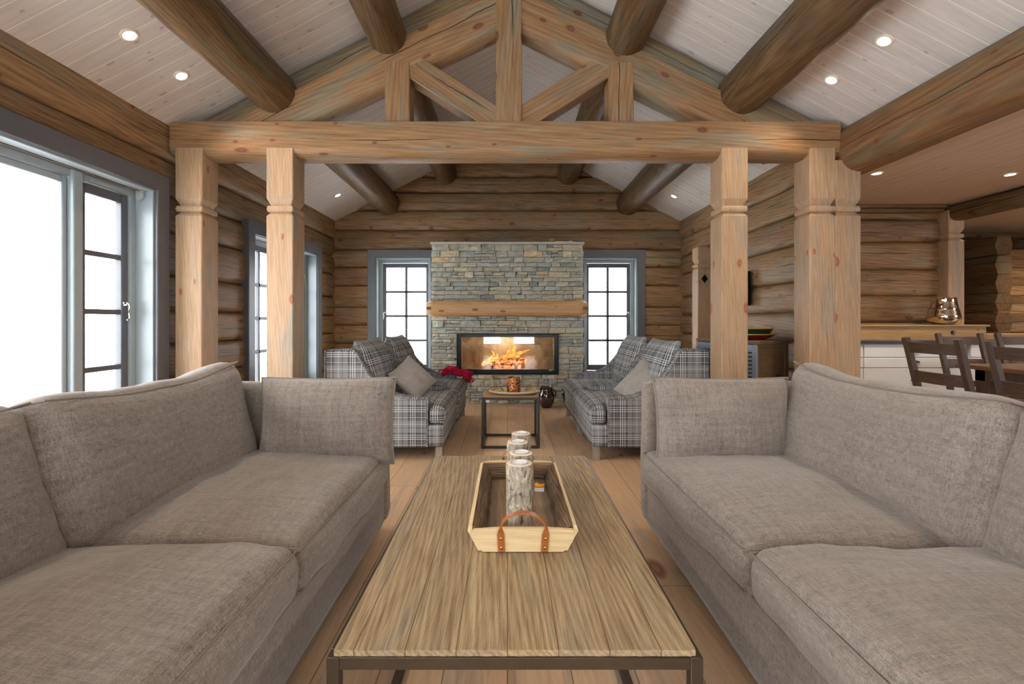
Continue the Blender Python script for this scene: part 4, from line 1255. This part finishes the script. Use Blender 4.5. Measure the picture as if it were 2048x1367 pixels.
# birch candle logs
n_ = NT('birch_bark'); gcv = n_.attr('gc').outputs['Vector']; rn = n_.attr('rnd').outputs['Fac']
ofs = n_.vmath('ADD', gcv, n_.comb(rn, n_.math('MULTIPLY', rn, 3), 0))
b1 = n_.noise(n_.vmath('MULTIPLY', ofs, (28, 60, 60)), 1, 5, .7, .8); b2 = n_.noise(ofs, 16, 4, .65, 1.0)
colr = n_.ramp(b1, [(.34, lin('4c4238')), (.46, lin('8a7d6e')), (.58, lin('a89c8c')), (.7, lin('cdbf9f'))])
colr = n_.mix(n_.smooth(b2, .56, .66, 0, .8), colr, lin('d2c19a'))
n_.fin(colr, .85, n_.bump(b1, .9, .006), 0, .2); M['birch'] = n_.m
M['cutwood'] = plain('pale_end_grain', 'dfcdb2', .7, 0, .2, .08, 40)
M['wax'] = plain('white_candle_wax', 'eeece8', .35, 0, .5); M['alu'] = plain('tealight_cup', 'c9d2d6', .25, .9)
def candle(x, y, r, label, seed):
    h = .185; z0 = tz+.0105
    t = thing('birch_candle_holder', label, 'candle holder', (x, y, z0), 0, 'birch log candle holders in the tray')
    wf = lambda an, z: 1+.045*noise.noise(Vector((math.cos(an)*1.6+seed, math.sin(an)*1.6, z*14)))+.02*noise.noise(Vector((math.cos(an)*5+seed, math.sin(an)*5, z*45)))
    mb = MB(); zs = [k/14*h for k in range(15)]
    mb.lathe([(.0, 0)]+[(r, z) for z in zs]+[(r*.93, h+.001)], seg=44, wob=wf, rnd=seed*.13 % 1); mb.build('bark_body', M['birch'], t, smooth=True, angle=70)
    mb = MB(); mb.lathe([(r*.935, h+.0008), (r*.90, h+.002), (r*.645, h+.002), (r*.645, h-.008)], seg=44, wob=lambda a, z: wf(a, h) if True else 1); pass
    mb.build('cut_rim', M['cutwood'], t, smooth=True)
    mb = MB(); rr = r*.64; mb.lathe([(rr*.0, h-.007), (rr, h-.007), (rr, h+.005), (rr*.96, h+.005), (rr*.96, h-.001)], seg=36)
    cup = mb.build('tealight_cup', M['alu'], t, smooth=True)
    mb = MB(); mb.lathe([(rr*.95, h+.0035), (rr*.5, h+.003), (0, h+.003)], seg=36); wx = mb.build('wax', M['wax'], cup, smooth=True)
candle(.036, 1.405, .0400, 'tall birch log candle holder with tealight, nearest of the four in the tray', 1.0)
candle(.044, 1.515, .0405, 'birch log candle holder with peeled orange patch, second nearest in the tray', 4.4)
candle(.036, 1.650, .0385, 'birch log candle holder standing left, second from the far end of the tray', 6.1)
candle(.052, 1.775, .0375, 'birch log candle holder, farthest of the four in the tray', 8.7)
# matchbox
mbx = thing('matchbox', 'small matchbox with yellow top lying in the tray beside the candles', 'matchbox', (.117, 1.70, tz+.0105), -.08)
mbx.rotation_euler = (math.radians(0), 0, -.1)
mb = MB(); mb.box(-.017, .017, -.026, .026, 0, .014, 0, bev=.0006); mb.build('tray_sleeve', M['white'], mbx)
n_ = NT('matchbox_print'); gcv = n_.attr('gc').outputs['Vector']; px, py, pz = n_.sep(gcv)
cc = n_.ramp(n_.noise(gcv, 60, 2), [(.40, lin('f2c21a')), (.5, lin('e89a12')), (.56, lin('2a2412'))], 'CONSTANT')
cc = n_.mix(n_.math('LESS_THAN', py, -.014), cc, lin('d8401e'))
n_.fin(cc, .4); M['match'] = n_.m
mb = MB(); mb.box(-.0165, .0165, -.025, .025, .0141, .0146); mb.build('printed_top', M['match'], mbx)

# ------------------------------------------------------------------ side table and its things
st = thing('side_table', 'small square side table with open dark steel frame between the armchairs', 'table', (.027, 4.21, 0))
mb = MB(); cube_frame(mb, -.25, .25, -.225, .225, 0, .438, .022); mb.build('steel_frame', M['steel'], st, smooth=True)
mb = MB(); mb.box(-.238, .238, -.213, .213, .430, .444, 0, bev=.002); mb.build('table_top', M['ledge'], st, smooth=True)
mb = MB(); mb.box(-.215, -.185, -.2, -.199, .392, .416); mb.build('paper_label', M['white'], st)
bt = thing('oval_tray', 'oval pale wooden tray with antler like handles on the side table', 'tray', (.063, 4.17, .444))
M['palewood'] = wood('pale_maple', 'b59f80', 'ddd0b8', None, 0, .1, .5, 2, 0, tint=.05, bump=.15)
mb = MB()
prof = [(0, .004), (.17, .004), (.215, .012), (.232, .026), (.226, .030), (.205, .020), (.165, .014), (0, .013)]
mb.lathe(prof, seg=48); mb.v = [(v[0], v[1]*.62, v[2]) for v in mb.v]; mb.build('tray_dish', M['palewood'], bt, smooth=True)
for sg in (-1, 1):
    mb = MB()
    mb.tube([(sg*.205, -.05, .028), (sg*.185, -.02, .05), (sg*.150, .01, .050), (sg*.115, .03, .040), (sg*.10, .045, .024)], lambda t: .010-.004*t, 8)
    mb.tube([(sg*.19, .03, .028), (sg*.17, .02, .044), (sg*.13, -.01, .046), (sg*.105, -.03, .024)], lambda t: .008-.003*t, 8)
    mb.tube([(sg*.185, -.02, .05), (sg*.20, -.025, .062)], lambda t: .006-.003*t, 6)
    mb.build('antler_handle', M['ledge'], bt, smooth=True)
cv = thing('candle_holder', 'hammered copper glass candle holder standing in the oval tray', 'candle holder', (.056, 4.16, .458))
n_ = NT('crackled_copper'); gcv = n_.attr('gc').outputs['Vector']
vo = n_.n('ShaderNodeTexVoronoi'); n_.L(gcv, vo.inputs['Vector']); vo.inputs['Scale'].default_value = 90
n_.fin(n_.ramp(vo.outputs['Distance'], [(.1, lin('e0aa80')), (.5, lin('9a5c36')), (.8, lin('5a2c14'))]), .25, n_.bump(vo.outputs['Distance'], 1, .004), .85); M['copper'] = n_.m
mb = MB(); mb.lathe([(0, 0), (.060, 0), (.0625, .006), (.0625, .128), (.060, .132), (.057, .130), (.057, .008), (0, .008)], seg=40, wob=lambda a, z: 1+.01*noise.noise(Vector((math.cos(a)*3, math.sin(a)*3, z*30)))); mb.build('copper_shell', M['copper'], cv, smooth=True)
mb = MB(); mb.lathe([(0, .009), (.04, .009), (.04, .06), (0, .062)], seg=24); mb.build('candle', M['wax'], cv, smooth=True)

# glazed pots by the fireplace
M['glaze'] = plain('dark_brown_glaze', '2c120c', .07, 0, .8, 0, 10, .8)
def pot(x, y, s_, label):
    t = thing('glazed_pot', label, 'vase', (x, y, 0), 0, 'dark glazed pots by the fireplace')
    mb = MB(); pf = [(0, 0), (.062, 0), (.068, .008), (.085, .05), (.098, .10), (.102, .14), (.096, .18), (.082, .21), (.074, .228), (.080, .252), (.086, .262), (.078, .262), (.068, .228), (.0, .20)]
    mb.lathe([(r*s_, z*s_) for r, z in pf], seg=56, wob=lambda a, z: 1+.018*abs(math.sin(a*8))*math.sin(min(1, z/.22)*PI)); mb.build('pot_body', M['glaze'], t, smooth=True, angle=60)
    for a in (-.25, PI+.25):
        mb = MB(); c, d = math.cos(a), math.sin(a); pts = []
        for k in range(9):
            q = -PI/2+PI*k/8; rr = .076+.040*math.cos(q); pts.append((c*rr*s_, d*rr*s_, (.185+.045*math.sin(q))*s_))
        mb.tube(pts, .009*s_, 8); mb.build('pot_handle', M['glaze'], t, smooth=True)
pot(.492, 5.87, 1.0, 'dark brown glazed pot with handles, fully visible on the floor before the fireplace')
pot(.80, 5.93, .95, 'dark glazed pot half hidden behind the farther right plaid armchair')

# ------------------------------------------------------------------ cabinet, bowls and television at the right wall
M['louvre'] = plain('grey_blue_louvre_paint', '828c96', .5, 0, .3, .08, 10)
ang = math.atan2(.26, .58)
cb = thing('louvred_cabinet', 'rustic brown cabinet with grey louvred front between the timber posts', 'cabinet', (2.07, 3.84, 0), ang)
# local: y along the long side, x to the right end panel
cw, cl_ = .38, .64; ch_ = .93
mb = MB(); mb.box(-.01, cw+.01, -.02, cl_+.01, ch_-.03, ch_, 1, bev=.004); mb.build('cabinet_top', M['brownwood'], cb, smooth=True)
mb = MB()
for x in (0, cw-.05):
    for y in (0, cl_-.05): mb.box(x, x+.05, y, y+.05, 0, ch_-.03, 2, bev=.003)
mb.box(.05, cw-.05, .01, .03, .70, ch_-.03, 0); mb.box(.05, cw-.05, .012, .028, .30, .34, 0)
mb.box(.05, cw-.05, .012, .026, .42, .70, 0, rnd=.2)
mb.box(cw-.03, cw-.01, .05, cl_-.05, .3, ch_-.03, 1); mb.box(.02, cw-.02, .02, cl_-.02, .30, .32, 1)
mb.build('cabinet_body', M['brownwood'], cb, smooth=True)
mb = MB(); x0 = -.018
frame_rect_y = [(0, .045), (cl_-.045, cl_)]
for (a, b) in frame_rect_y: mb.box(x0, 0, a, b, .36, ch_-.035, 2, bev=.003)
mb.box(x0, 0, .045, cl_-.045, ch_-.085, ch_-.035, 1, bev=.003); mb.box(x0, 0, .045, cl_-.045, .36, .41, 1, bev=.003)
mb.box(x0, 0, cl_/2-.02, cl_/2+.02, .41, ch_-.085, 2, bev=.003)
for k in range(13):
    z = .425+k*.034
    for (a, b) in ((.045, cl_/2-.02), (cl_/2+.02, cl_-.045)):
        mb.add([(x0+.002, a, z), (x0+.002, b, z), (-.004, b, z+.018), (-.004, a, z+.018), (x0+.002, a, z+.006), (x0+.002, b, z+.006), (-.004, b, z+.024), (-.004, a, z+.024)], [(0,1,2,3),(4,7,6,5),(0,4,5,1),(3,2,6,7),(0,3,7,4),(1,5,6,2)])
dd_ = mb.build('louvred_door', M['louvre'], cb, smooth=False)
mb = MB(); mb.tube([(x0-.012, .09, .80), (x0-.02, .12, .805), (x0-.012, .15, .80)], .006, 8); mb.build('pull_handle', M['blackm'], dd_, smooth=True)
mb = MB(Matrix.Translation((0, 0, 0))); mb.box(.0, .012, .05, cl_-.05, .36, ch_-.03, 1); mb.build('black_gap_sheet', M['blackm'], cb)  # black sheet behind the slats, stands in for shade in louvre gaps
M['redglaze'] = plain('red_lacquer', '8a1414', .2, 0, .6, 0, 5, .5); M['greenglaze'] = plain('dark_green_glaze', '17382c', .18, 0, .6, 0, 5, .5); M['goldrim'] = plain('yellow_rim', 'c49a34', .35)
CX, CY = 2.13, 4.17
t = thing('serving_plate', 'wide red plate with a yellow rim under the green bowl on the cabinet', 'plate', (CX, CY, ch_))
mb = MB(); mb.lathe([(0, 0), (.13, 0), (.20, .018), (.245, .045), (.24, .047), (.19, .024), (0, .012)], seg=56); mb.build('plate_dish', M['redglaze'], t, smooth=True)
mb = MB(); mb.lathe([(.240, .0455), (.2465, .0455), (.2465, .051), (.240, .051)], seg=56); mb.build('plate_rim', M['goldrim'], t, smooth=True)
t = thing('serving_bowl', 'shallow dark green bowl resting in the red plate on the cabinet', 'bowl', (CX, CY, ch_+.026))
mb = MB(); mb.lathe([(0, .0), (.16, .0), (.20, .03), (.225, .07), (.22, .072), (.19, .035), (0, .012)], seg=56); mb.build('bowl_body', M['greenglaze'], t, smooth=True)
mb = MB(); mb.lathe([(.219, .0705), (.227, .0705), (.227, .075), (.219, .075)], seg=56); mb.build('bowl_rim', M['goldrim'], t, smooth=True)
tv = thing('television', 'thin black television seen edge on against the right log wall', 'television', (2.462, 4.75, 1.43))
mb = MB(); mb.box(-.018, .012, -.02, .26, -.18, .17, 1, bev=.004); mb.build('screen_housing', M['blackm'], tv, smooth=True)
mb = MB(); mb.box(.012, .034, .06, .18, -.06, .06, 1); mb.build('wall_bracket', M['blackm'], tv)

# ------------------------------------------------------------------ dining side
wt = thing('kitchen_unit', 'white panelled kitchen drawer unit with cup handles behind the dining chairs', 'cabinet', (3.9, 4.45, 0), 0, 'white kitchen drawer units')
M['kwhite'] = plain('white_cabinet_paint', 'c9cdd0', .35, 0, .4, .02, 5); M['ktop'] = plain('dark_grey_worktop', '3a3e44', .3)
def kunit(root, w_):
    mb = MB(); mb.box(-w_/2, w_/2, .02, .34, .08, .875, 0); mb.build('carcass', M['kwhite'], root)
    for (z0, z1) in ((.745, .868), (.665-.02, .742), (.40, .642), (.10, .397)):
        d = MB(); d.box(-w_/2+.003, w_/2-.003, -.002, .02, z0+.002, z1-.002, 0, bev=.003); dr = d.build('drawer_front', M['kwhite'], root, smooth=True)
        if z1 > .64:
            hmz = (z0+z1)/2; c = MB(); vs = []; fs = []
            n1, n2 = 10, 5
            for i in range(n1+1):
                for j in range(n2+1):
                    a = PI*i/n1; b_ = PI/2*j/n2
                    vs.append((w_*.0+.045*math.cos(a), -.003-.022*math.sin(a)*math.sin(b_), hmz+.024*math.sin(a)*math.cos(b_)))
            for i in range(n1):
                for j in range(n2): q = i*(n2+1)+j; fs.append((q, q+1, q+n2+2, q+n2+1))
            c.add(vs, fs); c.build('cup_handle', M['bronze'], dr, smooth=True)
kunit(wt, .98)
for k, (x, l) in enumerate(((4.92, 'white kitchen drawer unit on the right, seen between the two near dining chairs'), (5.92, 'white kitchen drawer unit at the right picture edge'), (2.92, 'white kitchen drawer unit hidden largely by the double timber post'))):
    c = copy_tree(wt); c.location = (x, 4.45, 0); c['label'] = l
    if x < 3: c.location.x = 3.08; c.scale.x = .66
mb = MB(); mb.box(2.72, 6.45, 4.43, 5.0 if False else 4.80, .876, .906, 0, bev=.003)
tag(mb.build('worktop', M['ktop'], smooth=True), 'dark grey worktop running over the white kitchen units', 'worktop')
lg = thing('ledge_shelf', 'oiled pine boxed ledge on the worktop below the dining log wall', 'shelf', (3.68, 4.66, .906))
mb = MB(); mb.box(-.98, .985, -.13, .14, 0, .132, 0, bev=.002, rnd=.2); mb.build('ledge_front', M['ledge'], lg, smooth=True)
mb = MB(); mb.box(-.98, 1.005, -.15, .14, .132, .150, 0, bev=.003, rnd=.8); mb.build('ledge_board', M['ledge'], lg, smooth=True)
mb = MB()
mb.tube([(.66, -.134, .075), (.66, -.125, .075)], .022, 16); mb.tube([(.66, -.142, .075), (.66, -.134, .075)], .014, 16)
mb.build('socket', M['blackm'], lg, smooth=True)
mb = MB()
for z in (.04, .10): mb.tube([(.905, -.134, z), (.905, -.128, z)], .008, 10)
mb.build('dowel_plug', M['brownwood'], lg)
mb = MB(); mb.box(4.69, 6.4, 4.55, 4.80, .907, .965, 0, bev=.003); tag(mb.build('low_ledge', M['ledge'], smooth=True), 'low pine upstand on the worktop to the right of the boxed ledge', 'shelf')
t = thing('silver_vase', 'mirrored silver glass vase with flared waist standing on the pine ledge', 'vase', (4.33, 4.62, 1.056))
n_ = NT('mercury_glass'); n_.fin(lin('d8d2ca'), .06, None, 1); M['mercury'] = n_.m
mb = MB(); mb.lathe([(0, 0), (.075, .0), (.11, .018), (.131, .055), (.132, .085), (.124, .125), (.114, .158), (.115, .163), (.112, .168), (.104, .215), (.098, .262), (.102, .270), (.096, .270), (.092, .262), (.105, .16), (.122, .08), (.07, .012), (0, .01)], seg=56); mb.build('vase_body', M['mercury'], t, smooth=True, angle=60)
mb = MB(); mb.tube([(.114*math.cos(2*PI*k/40), .114*math.sin(2*PI*k/40), .162) for k in range(40)], .0028, 6, closed=True); mb.build('waist_band', M['blackm'], t, smooth=True)

def dchair(loc, rot, label):
    """local: back at y=0 facing -y side, seat towards +y"""
    t = thing('dining_chair', label, 'chair', loc, rot, 'dark wooden ladder back dining chairs')
    W = .36; lean = .13; D = M['darkwood']
    for sx in (-1, 1):
        mb = MB(); x = sx*W/2
        mb.sweep(sqprof(.020, .016, .003), (x, .0, 0), (x, .03, .45), up=(0, 1, 0), n=2); mb.sweep(sqprof(.020, .016, .003), (x, .03, .44), (x*1.02, .03-lean, .985), up=(0, 1, 0), n=3)
        mb.build('leg', D, t, smooth=True, angle=30)
        mb = MB(); mb.sweep(sqprof(.019, .019, .003), (sx*(W/2+.03), .43, 0), (sx*(W/2+.03), .42, .44), up=(0, 1, 0)); mb.build('leg', D, t, smooth=True, angle=30)
    for (z0, z1) in ((.885, .955), (.69, .765), (.53, .58)):
        mb = MB(); n = 8; vs = []; gc = []; fs = []
        for i in range(n+1):
            x = -W/2+W*i/n; cv = -.030*(1-(2*i/n-1)**2)
            for (z, dy) in ((z0, 0), (z1, 0), (z1, .014), (z0, .014)):
                yy = .03-lean*(z-.44)/.545+cv*1.0+dy-.008; vs.append((x, yy, z)); gc.append((x, yy, z))
        for i in range(n):
            for j in range(4): a = i*4+j; b = i*4+(j+1) % 4; fs.append((a, b, b+4, a+4))
        fs += [(0, 1, 2, 3), tuple(n*4+j for j in (3, 2, 1, 0))]
        mb.add(vs, fs, gc); mb.build('slat', D, t, smooth=True, angle=40)
    mb = MB(); mb.box(-W/2-.04, W/2+.04, .0, .46, .44, .462, 1, bev=.006); mb.build('seat', D, t, smooth=True)
    mb = MB(); mb.box(-W/2, W/2, .41, .43, .37, .43, 0); mb.box(-W/2-.035, -W/2-.015, .03, .42, .37, .43, 1); mb.box(W/2+.015, W/2+.035, .03, .42, .37, .43, 1); mb.build('apron', D, t)
    mb = MB(); mb.box(-W/2-.03, -W/2-.01, .02, .42, .15, .18, 1); mb.box(W/2+.01, W/2+.03, .02, .42, .15, .18, 1); mb.build('stretcher', D, t)
    return t
dchair((2.80, 2.97, 0), -PI/2, 'dark ladder back dining chair nearest the double timber post')
dchair((2.80, 2.42, 0), -PI/2, 'dark ladder back dining chair cut by the right picture edge, closest to the camera')
dchair((3.95, 3.97, 0), PI, 'dark ladder back dining chair at the far side of the table, left one')
dchair((4.47, 3.97, 0), PI, 'dark ladder back dining chair at the far side of the table, right one')
dt = thing('dining_table', 'dark brown wooden dining table behind the near ladder back chairs', 'table', (4.15, 3.0, 0))
M['dtable'] = wood('brown_table_wood', '3a2a1c', '68492f', None, 0, .1, .35, 1.2, 0, .12, (.002, '1c120a', .8), None, .1, spec=.5)
mb = MB(); mb.box(-.55, .65, -.9, .74, .72, .752, 1, bev=.004); mb.build('table_top', M['dtable'], dt, smooth=True)
mb = MB(); mb.box(-.47, .57, .64, .66, .63, .72, 0); mb.box(-.47, .57, -.82, -.80, .63, .72, 0); mb.box(-.47, -.45, -.8, .64, .63, .72, 1); mb.box(.55, .57, -.8, .64, .63, .72, 1); mb.build('apron', M['darkwood'], dt)
for sx in (-.47, .49):
    for sy in (-.82, .58): mb = MB(); mb.box(sx, sx+.08, sy, sy+.08, 0, .72, 2, bev=.004); mb.build('leg', M['darkwood'], dt, smooth=True)

# snow covered ground outside
mb = MB(); gquad(mb, [(-60, -60, -.5), (60, -60, -.5), (60, 60, -.5), (-60, 60, -.5)], [(-60, -60, 0), (60, -60, 0), (60, 60, 0), (-60, 60, 0)])
struct(mb.build('ground_outside', plain('snow', 'eef2f5', .9)))
